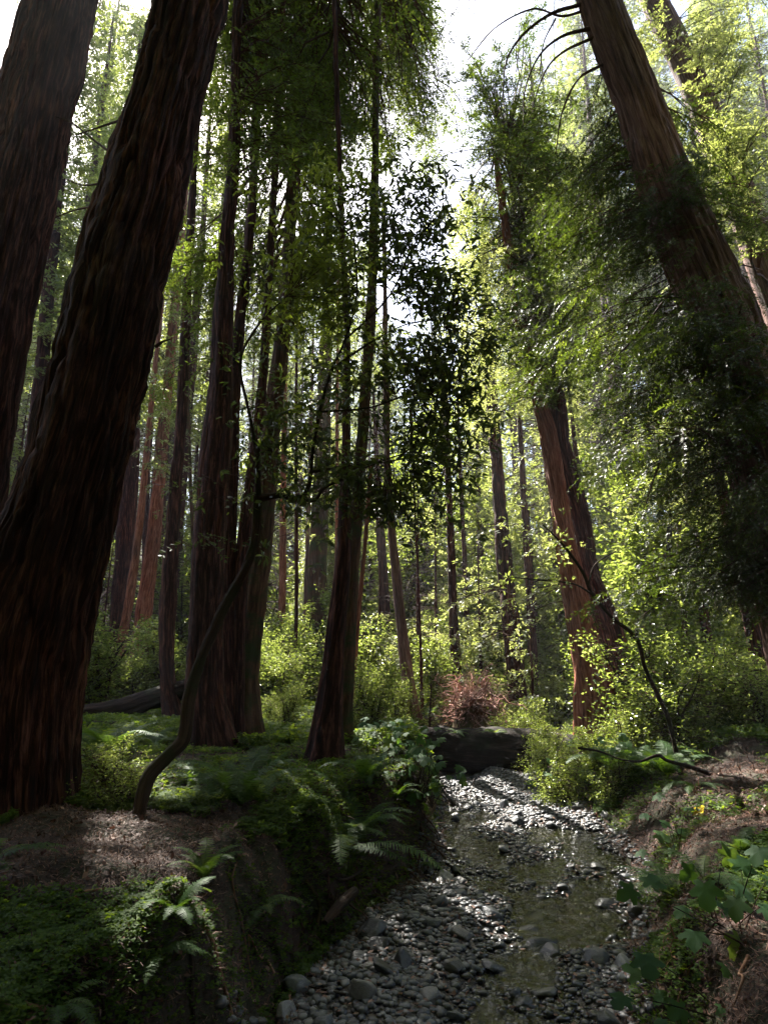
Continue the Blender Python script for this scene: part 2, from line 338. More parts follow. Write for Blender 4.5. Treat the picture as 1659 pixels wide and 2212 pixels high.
# open lanes along which the sun reaches the ground in the photograph: (point, radius)
LANES = []
E1 = nrm(np.cross(np.array(SUN), [0, 0, 1.])); E2 = np.cross(np.array(SUN), E1); CLOSED = []
def lane_mask(P, thr=9):
    keep = np.ones(len(P), bool); s = np.array(SUN)
    if thr < 5:                              # leaf gaps cut parallel to the sun so light passes several crowns
        a = P @ E1; b = P @ E2; gp = vn(a / 2.3, b / 2.3, 3.3) + .5 * vn(a / .9, b / .9, 7.7)
        for q, rr, amt in CLOSED:  # leaves kept along these sun paths to shade the spots below
            gp = gp - amt * np.exp(-((a - q @ E1) ** 2 + (b - q @ E2) ** 2) / (rr * rr))
        keep &= gp < thr
    for c, r in LANES:
        d = P - c; t = d @ s; q = np.linalg.norm(d - t[:, None] * s, axis=1)
        keep &= ~((q < r) & (t > .25))
    return keep
UP = np.array([0, 0, 1.])
def sprays(g, st, en, rng, tw_sp=.09, tw_len=.6, lf_sp=.02, lf_len=.05, lf_w=.013, leaf_from=.15, arch=.12, droop=.3, stem=.012, tilt=.45, lanes=True, v0=.5, vr=.5, thr=.3, off=0):
    B = len(st)
    if B == 0: return
    D = en - st; L = np.linalg.norm(D, axis=1)
    side_b = nrm(np.cross(D, UP)) * (rng.normal(size=B) * .1)[:, None]
    a = arch * (0.6 + .8 * rng.random(B))
    def cur(b, t):
        t = t[:, None]
        return st[b] + D[b] * t + UP * (L[b] * a[b])[:, None] * 4 * t * (1 - t) * (1 - .4 * t) + side_b[b] * L[b][:, None] * 4 * t * (1 - t)
    ts = np.linspace(0, 1, 7); bb = np.repeat(np.arange(B), 7); SPn = cur(bb, np.tile(ts, B)).reshape(B, 7, 3)
    SPn[:, 1:-1] += rng.normal(size=(B, 5, 3)) * .012 * L[:, None, None]
    tubes_many(g, SPn, (stem * (.5 + L / 3))[:, None] * (1.05 - .9 * ts)[None], matn=1)
    nT = (L * (1 - leaf_from) / tw_sp).astype(int) + 1
    b = np.repeat(np.arange(B), nT); t = leaf_from + (1 - leaf_from) * rng.random(len(b)) ** .85
    p = cur(b, t); p2 = cur(b, np.minimum(t + .03, 1.03)); tan = nrm(p2 - p)
    perp = nrm(np.cross(tan, UP)); sd = rng.choice([-1., 1.], len(b))[:, None]
    td = nrm(tan * (.45 + .5 * t[:, None]) + perp * sd * .8 - UP * (droop * rng.random((len(b), 1)) * 1.6) + rng.normal(size=(len(b), 3)) * .2)
    tl = tw_len * (1.1 - .65 * t) * (.45 + .9 * rng.random(len(b)))
    tv = rng.random(B)[b] * .6 + rng.random(len(b)) * .4
    # twig stems
    ns = 3; ss = np.linspace(0, 1, ns)
    TP = p[:, None, :] + td[:, None, :] * (tl[:, None] * ss)[..., None] - UP * (.22 * tl[:, None] * ss ** 2)[..., None]
    tubes_many(g, TP, np.full((len(p), ns), stem * .22) * (1.2 - ss)[None], matn=1)
    nL = (tl / lf_sp).astype(int) + 2
    k = np.repeat(np.arange(len(b)), nL); s = rng.random(len(k)) * tl[k]
    lp = p[k] + td[k] * s[:, None] - UP * (.22 * s * s / tl[k])[:, None]
    nn = nrm(UP + rng.normal(size=(len(b), 3)) * tilt)[k]; nn = nrm(nn - td[k] * np.sum(nn * td[k], 1, keepdims=True))
    sd2 = rng.choice([-1., 1.], len(k))[:, None]
    ld = nrm(td[k] * .65 + np.cross(td[k], nn) * sd2 * .8 + rng.normal(size=(len(k), 3)) * .16)
    ll = lf_len * (.6 + .7 * rng.random(len(k)))[:, None]
    wv = nrm(np.cross(ld, nn + rng.normal(size=(len(k), 3)) * .3)) * lf_w * .5
    keep = lane_mask(lp + off, thr) if (lanes and LANES) else np.ones(len(lp), bool)
    q = np.stack([lp, lp + ld * ll * .45 + wv, lp + ld * ll, lp + ld * ll * .45 - wv], 1)[keep]
    var = np.clip(v0 + vr * (tv[k] - .5) + rng.normal(size=len(k)) * .10, 0, 1)[keep]
    g.quads(q, var)
def leaves(g, P, D, rng, ln, wd, fold=.25, v0=.5, vr=.25, lanes=True, tiltn=.6):
    """single blade leaves, each six-pointed with a folded midrib: P base points, D directions"""
    if lanes and LANES:
        k = lane_mask(P); P = P[k]; D = D[k]
        if hasattr(v0, '__len__'): v0 = v0[k]
    n = len(P); D = nrm(D); nn = nrm(UP + rng.normal(size=(n, 3)) * tiltn); sdv = nrm(np.cross(D, nn)); nn = np.cross(sdv, D)
    l = (ln * (.55 + .75 * rng.random(n)))[:, None]; w_ = l * (wd / ln) * (.8 + .4 * rng.random((n, 1)))
    mid = P + D * l * .5 - nn * 0
    tip = P + D * l - nn * l * .15 * rng.random((n, 1))
    a1 = P + D * l * .3 + sdv * w_ * .5 + nn * w_ * fold; a2 = P + D * l * .68 + sdv * w_ * .42 + nn * w_ * fold
    b1 = P + D * l * .3 - sdv * w_ * .5 + nn * w_ * fold; b2 = P + D * l * .68 - sdv * w_ * .42 + nn * w_ * fold
    V6 = np.stack([P, a1, a2, tip, b2, b1], 1).reshape(-1, 3); i = np.arange(n)[:, None] * 6
    f = np.concatenate([i + np.array([[0, 1, 2, 3]]), i + np.array([[0, 3, 4, 5]])])
    var = np.clip(v0 + rng.normal(size=n) * vr, 0, 1); g.add(V6, f, np.repeat(var, 6))

def px_axis(pts, Y, lean=0.0, top=60., down=True):
    """pts [(px,py,width px)] from the base up -> 3-D centre line and radii; Y depth of the base, lean = metres of depth gained per metre of height"""
    P = []; r = []
    z0 = None
    for px, py, wd in pts:
        y = Y
        for _ in range(3):
            p = at(px, py, y)
            if z0 is None: z0 = p[2]
            y = Y + lean * (p[2] - z0)
        p = at(px, py, y); P.append(p); r.append(wd / 2 * scale_at(px, py, y))
    P = np.array(P); r = np.array(r)
    if down:
        d = P[0] - P[1]; d = d / max(abs(d[2]), 1e-6)
        zg = height(P[0][0], P[0][1]) - .25
        if P[0][2] > zg:
            P = np.vstack([P[0] + d * (P[0][2] - zg), P]); r = np.concatenate([[r[0] * 1.03], r])
    if top > P[-1][2]:
        d = P[-1] - P[-2]; d = d / d[2]; d[:2] *= .8
        dz = top - P[-1][2]; sl_ = (r[-2] - r[-1]) / max(P[-1][2] - P[-2][2], .1); 
        P = np.vstack([P, P[-1] + d * dz]); r = np.concatenate([r, [max(r[-1] * .25, .05)]])
    return P, r
def axis_at(P, z):
    return np.stack([np.interp(z, P[:, 2], P[:, k]) for k in range(3)], -1)
def rand_boughs(P, rng, z0, z1, n, Lf, down=.35):
    """boughs round an axis: Lf(z) -> length"""
    z = z0 + (z1 - z0) * rng.random(n); st = axis_at(P, z); az = rng.random(n) * 2 * np.pi
    L = Lf(z) * (.6 + .6 * rng.random(n))
    dz = -down + .3 * rng.normal(size=n) * .6
    en = st + np.stack([np.cos(az) * L, np.sin(az) * L, dz * L], 1); return st, en
def region_boughs(P, rng, boxes, up=.25, Lmax=5.5):
    """boughs whose tips fall in boxes (x0,y0,x1,y1,n,Y0,Y1) of the view; they start on the trunk or, when that is far, on a limb nearer by"""
    E = []
    for x0, y0, x1, y1, n, Y0, Y1 in boxes:
        m = max(2, n // 5)                   # boughs come in loose groups with gaps between
        K = [(x0 + (x1 - x0) * rng.random(), y0 + (y1 - y0) * rng.random(), Y0 + (Y1 - Y0) * rng.random()) for _ in range(m)]
        for i in range(n):
            k = K[i % m]; q = (26 if Y0 < 12 else 20); E.append(at(k[0] + q * rng.normal(), k[1] + q * 1.2 * rng.normal(), k[2] + .3 * rng.normal()))
    en = np.array(E); st = axis_at(P, en[:, 2] + up * 2.0)
    d = en - st; st = axis_at(P, en[:, 2] + up * np.linalg.norm(d[:, :2], axis=1))
    d = en - st; L = np.linalg.norm(d, axis=1); k = np.minimum(1, Lmax / np.maximum(L, 1e-6))
    limb = st.copy(); st = en - d * k[:, None]
    return st, en, limb, L > Lmax
def limbs(g, limb, st, en, far, rng, r=.035, matn=1):
    """bare inner limbs that carry the outer boughs"""
    idx = np.where(far)[0]
    if len(idx) == 0: return
    ts = np.linspace(0, 1, 6)
    Pm = limb[idx][:, None] * (1 - ts)[None, :, None] + st[idx][:, None] * ts[None, :, None]
    Pm = Pm + UP * (np.linalg.norm(st - limb, axis=1)[idx][:, None] * .12 * 4 * ts * (1 - ts) * .6)[..., None]
    tubes_many(g, Pm, np.full((len(idx), 6), r) * (1.2 - .6 * ts)[None], matn=matn)

def tree(name, label, cat, pts, Y=None, bark='bark', segs=40, rings=140, disp=.012, flare=.35, lean=0., top=45., seed=1, group=None, crown=None, detail=0, dscale=6.):
    base = pts[0]
    if Y is None: Y = ground_hit(base[0], base[1])[1]
    P, r = px_axis(pts, Y, lean, top); r = r * (.9 if segs > 200 else .95)
    root = empty(name, (P[0][0], P[0][1], P[0][2] + .25), label, cat, group)
    org = np.array(root.location)
    g = Geo(); tube(g, P, r, segs, rings, disp, dscale, seed, flare, fine=detail)
    g.build('trunk', M[bark], root, origin=org)
    rng = np.random.default_rng(seed)
    if crown:
        g = Geo(); crown(g, P, rng)
        if g.n: g.build('crown', [M[crown.mat], M['twig']], root, smooth=False, origin=org)
    return root, P

class Crown:
    def __init__(s, mat, rand=(), boxes=(), boxkw=None, **kw): s.mat = mat; s.rand = rand; s.boxes = boxes; s.kw = kw; s.boxkw = boxkw or {}
    def __call__(s, g, P, rng):
        for z0, z1, n, L0, L1 in s.rand:
            st, en = rand_boughs(P, rng, z0, z1, n, lambda z: L0 + (L1 - L0) * (z - z0) / (z1 - z0))
            sprays(g, st, en, rng, **s.kw)
        if s.boxes:
            st, en, limb, far = region_boughs(P, rng, s.boxes, **s.boxkw)
            sprays(g, st, en, rng, **s.kw); limbs(g, limb, st, en, far & (rng.random(len(far)) < .25), rng)

# sunlit spots of the photograph: (view x, view y, radius m)
for sx, sy, sr in ((1130, 1765, .75), (1040, 1730, .5), (1200, 1790, .5), (195, 1770, .16), (205, 1860, .15), (640, 1650, .25), (868, 1822, .13), (800, 1610, .4), (262, 1680, .3), (235, 1790, .3), (760, 1690, .5), (880, 1690, .45), (600, 1750, .5), (700, 1760, .4), (430, 1680, .35), (1330, 1650, .5), (1400, 1620, .4)):
    LANES.append((ground_hit(sx, sy), sr))

for q_, r_ in ((at(1020, 1515, 16.3), .8), (at(1275, 1430, 14.3), .7), (at(1262, 1300, 14.3), .6), (at(1230, 1180, 14.3), .6), (at(580, 1540, 15), .8), (at(300, 1450, 25), 1.0), (at(900, 1350, 19), 1.6), (at(1120, 1350, 18), 1.2), (at(215, 1480, 18), 1.0), (at(225, 1350, 20), 1.3), (at(250, 1250, 25), 1.5), (at(400, 1400, 18), .8), (at(530, 1450, 16), .8), (at(610, 1450, 18), 1.3), (at(600, 1250, 22), 1.5), (at(1000, 1200, 22), 1.6), (at(1060, 900, 24), 1.6)): LANES.append((q_, r_))
for q_ in ((430, 450, 12), (560, 700, 14), (480, 900, 12), (650, 500, 14), (350, 800, 13), (620, 250, 13), (760, 200, 14), (700, 650, 16), (840, 300, 16), (1110, 400, 15), (1180, 200, 14)): LANES.append((at(*q_), .7))
for x_, y_, r_, a_ in ((900, 2050, 1.2, 1.2), (1100, 2100, 1.2, 1.2), (1250, 2000, 1.0, .9), (1200, 2150, 1.2, 1.), (400, 2000, 1.8, 1.5), (600, 1950, 1.0, 1.2), (150, 2000, 1.5, 1.5), (1450, 2050, 1.5, .7), (1450, 1750, 1.4, 1.0), (1580, 1850, 1.5, 1.1), (1600, 2050, 1.5, 1.2), (1330, 2000, 1.0, 1.0), (1640, 1700, 1.3, .8), (850, 2170, 1.0, 1.3), (1000, 2190, 1.0, 1.3), (60, 1900, 1.6, 1.3), (300, 2150, 1.6, 1.4)): CLOSED.append((ground_hit(x_, y_), r_, a_))
for q_, r_, a_ in ((at(1420, 900, 9), 1.8, .5), (at(1250, 600, 10), 1.6, .4), (at(1500, 1200, 9), 1.8, .7)  ): CLOSED.append((q_, r_, a_))
NEAR = dict(thr=9, tw_sp=.085, tw_len=.6, lf_sp=.0165, lf_len=.055, lf_w=.015, stem=.010, droop=.75, tilt=.6, vr=.8)
MID = dict(tw_sp=.12, tw_len=.75, lf_sp=.032, lf_len=.085, lf_w=.028, stem=.014)
MIDF = dict(tw_sp=.2, tw_len=.9, lf_sp=.05, lf_len=.13, lf_w=.042, stem=.016)

# ------------------------------------------------------------------ the great trees
tree('redwood_tree', 'massive near-black leaning redwood trunk filling the left, the sun peeking behind its top', 'tree',
     [(28, 1740, 262), (34, 1640, 262), (50, 1464, 268), (92, 1260, 262), (140, 1100, 240), (178, 960, 214), (201, 852, 212), (226, 750, 214), (247, 650, 218), (271, 560, 202), (301, 460, 188), (325, 350, 174), (362, 204, 156), (413, 0, 150)],
     Y=6.3, segs=300, rings=800, disp=.034, dscale=11, flare=.12, top=26, seed=3, detail=.006, crown=Crown('needles', rand=[(12.5, 30, 130, 6, 3.5)], **dict(MID, thr=.5)))
tree('redwood_tree', 'dark redwood trunk with a black burl hollow at the far left edge of the frame', 'tree',
     [(-175, 1700, 210), (-110, 1200, 205), (-50, 800, 192), (36, 400, 176), (84, 200, 160), (132, 0, 146)],
     Y=7.6, segs=230, rings=600, disp=.030, dscale=11, flare=.15, top=26, seed=5, detail=.005, crown=Crown('needles', rand=[(14, 30, 110, 5.5, 3.5)], **MID))
tree('redwood_tree', 'thick dark leaning trunk crossing the upper right corner, wrapped in green sprays lower down', 'tree',
     [(1790, 1680, 165), (1700, 1200, 158), (1635, 950, 152), (1560, 700, 138), (1478, 500, 122), (1425, 357, 108), (1371, 204, 92), (1293, 0, 84)],
     Y=8.6, bark='bark_grey', segs=170, rings=480, disp=.022, dscale=12, flare=.3, top=24, seed=7, detail=.004,
     crown=Crown('needles_dark', rand=[(14, 26, 80, 5, 3)],
        boxes=[(1180, 330, 1420, 640, 80, 8.5, 11), (1080, 560, 1330, 830, 40, 9, 11.5), (1330, 420, 1659, 900, 105, 6.8, 9), (1300, 850, 1659, 1330, 125, 7, 10), (1230, 700, 1420, 1180, 60, 8, 10.5),
               (1500, 250, 1700, 600, 16, 8, 11), (1360, 1200, 1640, 1400, 22, 8, 10), (1380, 250, 1560, 520, 18, 7.4, 8.2)], boxkw=dict(Lmax=2.6), v0=.45, **NEAR))
tree('redwood_tree', 'pale sunlit leaning trunk behind the thick one in the top right corner', 'tree',
     [(1860, 1600, 90), (1740, 850, 84), (1625, 500, 72), (1545, 300, 62), (1480, 140, 57), (1413, 0, 54)],
     Y=13, bark='bark_grey', segs=60, rings=220, disp=.012, flare=.3, top=30, seed=8,
     crown=Crown('far_needles', boxes=[(1530, 20, 1700, 480, 90, 10, 13), (1230, 0, 1500, 200, 14, 11, 14)], rand=[(16, 30, 30, 2, 3)], boxkw=dict(Lmax=3), v0=.6, **MID))
tree('redwood_tree', 'sunlit orange-barked redwood with bright edges right of the creek, left half of the joined pair', 'tree',
     [(1282, 1556, 86), (1273, 1464, 68), (1241, 1277, 54), (1211, 1107, 40), (1183, 937, 36), (1164, 869, 34), (1135, 740, 26), (1110, 600, 22)],
     Y=14.3, bark='bark_red', segs=80, rings=260, disp=.028, flare=.25, top=13, seed=11,
     crown=Crown('far_needles', boxes=[(1040, 880, 1180, 1330, 22, 13.5, 16), (960, 480, 1180, 900, 120, 15, 20)], rand=[(7, 13, 40, 1.5, 2.5)], boxkw=dict(Lmax=3), v0=.7, **MID))
tree('redwood_tree', 'dark red trunk leaning left just behind the sunlit orange one', 'tree',
     [(1350, 1550, 96), (1330, 1440, 74), (1303, 1330, 58), (1272, 1243, 48), (1248, 1107, 46), (1212, 971, 44), (1200, 869, 42), (1165, 700, 36), (1130, 520, 28)],
     Y=15.1, bark='bark', segs=70, rings=240, disp=.024, flare=.3, top=14, seed=12,
     crown=Crown('needles_dark', boxes=[(1120, 260, 1300, 860, 110, 13, 17), (1010, 300, 1200, 600, 90, 13, 17), (1080, 120, 1260, 860, 90, 11, 14), (1150, 900, 1330, 1250, 14, 14, 16), (1030, 0, 1260, 280, 40, 13, 17), (1000, 20, 1100, 330, 30, 14, 18)], rand=[(9, 14, 30, 2, 2.5)], boxkw=dict(Lmax=3.2), v0=.55, **MID))
tree('redwood_tree', 'tall dark trunk at the back of the mossy bank, thickest of the left middle clump', 'tree',
     [(455, 1612, 100), (445, 1500, 84), (447, 1311, 72), (452, 1158, 70), (463, 1000, 68), (478, 835, 56), (482, 700, 44), (493, 500, 32), (505, 350, 26), (512, 100, 20)],
     segs=80, rings=300, disp=.022, flare=.35, top=24, seed=14,
     crown=Crown('needles', boxes=[(390, 150, 560, 560, 50, 11, 14), (400, 500, 540, 930, 30, 10, 12), (480, 0, 720, 330, 80, 11.5, 15), (430, 930, 500, 1300, 8, 9.5, 10.5), (430, 0, 760, 400, 60, 8.5, 11)], rand=[(14, 24, 30, 2, 3)], boxkw=dict(Lmax=3), v0=.42, **MID))
tree('redwood_tree', 'slim dark trunk rising close against the thickest left middle trunk', 'tree',
     [(492, 1600, 50), (488, 1300, 40), (496, 1073, 36), (503, 900, 32), (515, 733, 27), (530, 600, 24), (548, 400, 19), (560, 150, 15)],
     segs=40, rings=200, disp=.012, flare=.3, top=24, seed=15,
     crown=Crown('needles_dark', boxes=[(520, 0, 800, 300, 70, 12, 15)], boxkw=dict(Lmax=3.2), v0=.5, **MID))
tree('redwood_tree', 'fluted trunk with reddish bark strips, right one of the left middle clump', 'tree',
     [(530, 1600, 78), (528, 1464, 62), (545, 1311, 62), (562, 1158, 60), (572, 1060, 54), (584, 950, 44), (602, 800, 38), (618, 650, 32), (630, 450, 27), (645, 200, 20)],
     bark='bark_moss', segs=60, rings=260, disp=.024, flare=.35, top=26, seed=16,
     crown=Crown('needles_dark', boxes=[(560, 40, 880, 340, 80, 12, 16), (620, 330, 800, 560, 16, 12, 15), (430, 330, 740, 800, 130, 14, 18)], boxkw=dict(Lmax=3.2), v0=.5, **MID))
tree('redwood_tree', 'slim dark stem between the thick left middle trunks, splitting from the clump base', 'tree',
     [(508, 1605, 40), (515, 1350, 34), (530, 1150, 30), (548, 1000, 26), (565, 850, 22), (577, 700, 19), (590, 450, 15)],
     segs=30, rings=160, disp=.010, flare=.3, top=22, seed=17)
tree('redwood_tree', 'black trunk with a flared foot standing alone at the centre of the mossy bank', 'tree',
     [(700, 1645, 82), (712, 1500, 58), (722, 1400, 46), (738, 1242, 36), (744, 1140, 30), (746, 1038, 24), (748, 900, 19), (750, 733, 15), (736, 420, 12), (725, 100, 9)],
     segs=60, rings=260, disp=.018, flare=.4, top=22, seed=18,
     crown=Crown('needles', boxes=[(660, 20, 880, 400, 60, 11, 14)], boxkw=dict(Lmax=3), v0=.5, **MID))
tree('redwood_tree', 'mossy slender trunk rising right behind the black centre trunk', 'tree',
     [(742, 1600, 40), (752, 1400, 34), (760, 1250, 30), (768, 1140, 28), (778, 1000, 27), (790, 850, 26), (800, 700, 24), (808, 450, 18), (812, 250, 14)],
     bark='bark_moss', segs=40, rings=200, disp=.010, flare=.3, top=30, seed=19,
     crown=Crown('needles', boxes=[(700, 0, 930, 330, 90, 15, 18), (840, 30, 985, 430, 70, 15, 18)], boxkw=dict(Lmax=3), v0=.55, **MID))
tree('redwood_tree', 'broad mossy trunk farther back between the left clump and the black centre trunk', 'tree',
     [(684, 1500, 54), (684, 1345, 46), (690, 1141, 40), (698, 937, 34), (705, 700, 26), (712, 400, 18)],
     Y=24, bark='bark_moss', segs=40, rings=160, disp=.02, flare=.3, top=38, seed=20,
     crown=Crown('far_needles', boxes=[(600, 300, 860, 900, 60, 22, 26)], boxkw=dict(Lmax=3), v0=.45, **MIDF))
tree('redwood_tree', 'dark redwood standing in front of the raised end of the fallen log', 'tree',
     [(378, 1560, 48), (362, 1464, 33), (363, 1311, 36), (372, 1175, 35), (380, 1056, 26), (392, 900, 24), (400, 733, 21), (412, 500, 16)],
     segs=50, rings=200, disp=.016, flare=.4, top=24, seed=21,
     crown=Crown('needles', boxes=[(340, 560, 460, 1000, 34, 12, 14.5), (380, 200, 480, 560, 20, 12, 15)], boxkw=dict(Lmax=2.6), v0=.55, **MID))
tree('redwood_tree', 'thin straight reddish trunk left of the fallen log, edge lit', 'tree',
     [(248, 1505, 24), (262, 1400, 22), (280, 1300, 20), (297, 1175, 17), (312, 1040, 14), (325, 900, 12), (345, 700, 10)],
     Y=22, bark='bark_red', segs=24, rings=120, disp=.01, top=30, seed=22, crown=Crown('far_needles', boxes=[(270, 760, 400, 1080, 20, 20, 23)], boxkw=dict(Lmax=2.5), v0=.6, **MIDF))
tree('redwood_tree', 'broad sunlit orange trunk behind the fallen log, ridged bark', 'tree',
     [(298, 1505, 44), (300, 1464, 41), (313, 1311, 35), (335, 1141, 30), (352, 950, 25), (370, 750, 20)],
     Y=25, bark='bark_red', segs=50, rings=140, disp=.05, flare=.2, top=38, seed=23, crown=Crown('far_needles', rand=[(12, 38, 60, 3, 4)], v0=.6, **MIDF))
tree('redwood_tree', 'pinkish-brown trunk leaning left near the picture centre', 'tree',
     [(893, 1540, 30), (880, 1464, 27), (866, 1345, 23), (853, 1220, 20), (845, 1141, 18), (838, 1040, 17), (835, 900, 14), (832, 700, 11)],
     Y=16, bark='bark_grey', segs=36, rings=160, disp=.012, flare=.3, top=13, seed=24, crown=Crown('needles', rand=[(7.5, 13, 20, 1, 1.6)], v0=.55, **MIDF))
tree('redwood_tree', 'thin dark trunk leaning right beside the black centre trunk', 'tree',
     [(749, 1565, 16), (762, 1460, 14), (772, 1345, 12), (782, 1240, 10), (788, 1180, 8)],
     Y=14, bark='bark_red', segs=18, rings=80, disp=.006, top=4.5, seed=25)
tree('redwood_tree', 'two-toned dark trunk right of centre behind the dead root ball', 'tree',
     [(1116, 1490, 42), (1104, 1345, 38), (1088, 1200, 34), (1076, 1050, 30), (1065, 900, 25), (1050, 650, 19)],
     Y=20, bark='bark', segs=40, rings=140, disp=.03, flare=.2, top=15.5, seed=26, crown=Crown('far_needles', boxes=[(940, 560, 1100, 1000, 45, 18, 22), (950, 1000, 1100, 1400, 28, 18, 21)], rand=[(9, 15, 20, 1.5, 2)], boxkw=dict(Lmax=2.8), v0=.75, **MIDF))
tree('redwood_tree', 'dark straight trunk just left of the dead root ball', 'tree',
     [(988, 1490, 22), (980, 1345, 20), (975, 1200, 18), (966, 1000, 15), (958, 800, 12)],
     Y=19, bark='bark', segs=24, rings=100, disp=.014, top=9, seed=27, crown=Crown('far_needles', boxes=[(920, 820, 1010, 1300, 26, 18, 20)], boxkw=dict(Lmax=1.8), v0=.7, **MIDF))
for (x0, y0, w0, x1, y1, w1, Y, bk, lb, sd) in (
    (604, 1500, 18, 612, 1080, 14, 24, 'bark_red', 'narrow red-brown trunk seen through the gap right of the left clump', 31),
    (638, 1500, 10, 640, 1000, 7, 19, 'bark', 'thin black pole-like stem left of the broad mossy trunk', 32),
    (652, 1490, 12, 668, 1050, 9, 26, 'bark_grey', 'slim pale pink trunk between the black pole and the broad mossy trunk', 33),
    (722, 1480, 10, 728, 1020, 8, 23, 'bark_red', 'thin reddish stem squeezed left of the black centre trunk', 34),
    (912, 1530, 7, 895, 1080, 4, 17, 'bark', 'very thin straight sapling stem right of the pinkish leaning trunk', 35),
    (1010, 1480, 14, 1000, 1150, 10, 24, 'bark', 'slim dark trunk rising behind the dead root ball', 36),
    (1152, 1470, 22, 1130, 1050, 16, 23, 'bark', 'dim trunk between the two-toned trunk and the sunlit orange one', 37),
    (1222, 1450, 18, 1190, 1120, 13, 26, 'bark_moss', 'shadowed trunk just left of the sunlit orange redwood', 38),
    (1480, 1500, 16, 1468, 1180, 11, 17, 'bark_moss', 'thin dark trunk among the grey-green shrubs at right', 39),
    (1535, 1480, 26, 1500, 1150, 18, 18, 'bark', 'shaded red-brown trunk at right behind the hanging foliage', 40),
    (1650, 1480, 40, 1600, 1250, 34, 15, 'bark', 'dark trunk base at the right edge behind the shrubs', 41),
    (840, 1500, 26, 822, 1150, 20, 27, 'bark', 'dusky trunk half hidden by shrubs behind the pinkish leaning trunk', 42),
    (430, 1480, 10, 412, 1040, 7, 24, 'bark_moss', 'thin stem in the bright gap left of the thickest middle trunk', 43)):
    tree('redwood_tree', lb, 'tree', [(x0, y0, w0), ((x0 + x1) / 2 + 2, (y0 + y1) / 2, (w0 + w1) / 2), (x1, y1, w1)], Y=Y, bark=bk, segs=20, rings=80, disp=.01, flare=.2,
         top=(Y * (.45 if x0 > 780 else .7) if Y > 18 else 7), seed=sd, crown=(Crown('far_needles', rand=[(Y * .2, Y * (.45 if x0 > 780 else .7), 30, 1.4, 1.6)], v0=.6, **MIDF) if w0 > 8 else None))

# ------------------------------------------------------------------ fallen logs
def log(name, label, pts, mt='log', segs=48, rings=110, disp=.03, cat='log', **kw):
    P = np.array([at(px, py, Y) for px, py, w_, Y in pts]); r = np.array([w_ / 2 * scale_at(px, py, Y) for px, py, w_, Y in pts])
    g = Geo(); tube(g, P, r, segs, rings, disp, 5, 3, cap=True, **kw); o = g.build(name, M[mt], origin=P.mean(0)); o.location = tuple(P.mean(0))
    return tag(o, label, cat)
log('fallen_log', 'huge black fallen trunk lying across the creek', [(700, 1612, 88, 14.8), (860, 1616, 92, 14.6), (1000, 1622, 98, 14.4), (1120, 1632, 100, 14.2), (1250, 1640, 92, 14.0)], disp=.04, fine=.012)
log('fallen_log', 'mossy fallen log slanting up to the right behind the left trees', [(150, 1548, 42, 14.6), (240, 1535, 44, 14.4), (350, 1504, 44, 14.1), (430, 1480, 42, 13.9)], disp=.02)
log('fallen_log', 'thin grey log lying flat beneath the slanting mossy log', [(200, 1563, 14, 12.8), (300, 1569, 14, 12.7), (390, 1576, 13, 12.6)], disp=.008, segs=20)
log('root', 'thick mossy root bending down over the left creek bank, its top sunlit', [(925, 1735, 34, 8.9), (903, 1775, 34, 8.4), (868, 1822, 30, 7.9), (850, 1850, 20, 7.7)], mt='mossroot', disp=.014, segs=24, rings=60, cat='root')
log('root', 'short sawn mossy stub jutting from the dark left bank', [(765, 1925, 20, 6.0), (745, 1942, 25, 5.8), (722, 1968, 22, 5.6), (702, 1992, 12, 5.45)], mt='log', disp=.016, segs=20, rings=40, cat='root')
log('root', 'gnarled thin root winding along the bank below the thick mossy root', [(860, 1850, 13, 7.6), (819, 1867, 10, 7.2), (785, 1895, 11, 6.9), (760, 1915, 7, 6.5)], mt='mossroot', disp=.006, segs=12, rings=40, cat='root')
for k_, (pp, lb) in enumerate((([(660, 1900, 9, 6.6), (690, 1950, 10, 6.2), (680, 2010, 9, 5.75), (640, 2060, 6, 5.4)], 'dark root running down the left bank beside the sawn stub'),
        ([(560, 2020, 8, 5.2), (600, 2060, 9, 5.1), (620, 2120, 8, 4.85), (590, 2180, 5, 4.6)], 'crooked root low on the left bank slope above the gravel'),
        ([(900, 1860, 8, 8.0), (915, 1890, 8, 7.6), (895, 1920, 5, 7.3)], 'short root under the thick mossy root'),
        ([(780, 1880, 7, 6.9), (740, 1900, 9, 6.6), (700, 1890, 8, 6.6), (650, 1910, 5, 6.5)], 'snaking root along the rim of the left bank'),
        ([(820, 1900, 7, 7.0), (835, 1940, 9, 6.8), (800, 1990, 7, 6.4), (770, 2010, 4, 6.2)], 'bare root reaching down to the gravel from the dark bank'))):
    P_ = []
    for x_, y_, w_, Y_ in pp: q_ = ground_hit(x_, y_); P_.append(q_ - nrm(q_) * .02)
    P_ = np.array(P_); g = Geo(); tube(g, P_, np.array([w_ / 2 * scale_at(x_, y_, q_[1]) for (x_, y_, w_, Y_), q_ in zip(pp, P_)]), 12, 50, .005, 12, k_, cap=True); o = g.build('root', M['log' if k_ % 2 else 'mossroot'], origin=P_.mean(0)); o.location = tuple(P_.mean(0)); tag(o, lb, 'root')
# stump
P0 = at(1562, 1660, 13)
g = Geo(); tube(g, [P0 - UP * .3, P0, at(1560, 1640, 13), at(1556, 1617, 13)], [.17, .17, .15, .13], 40, 50, .025, 8, 6, cap=True)
o = g.build('stump', M['bark_grey'], origin=P0); o.location = tuple(P0); tag(o, 'weathered grey stump with a dark split among the shrubs at right', 'stump')

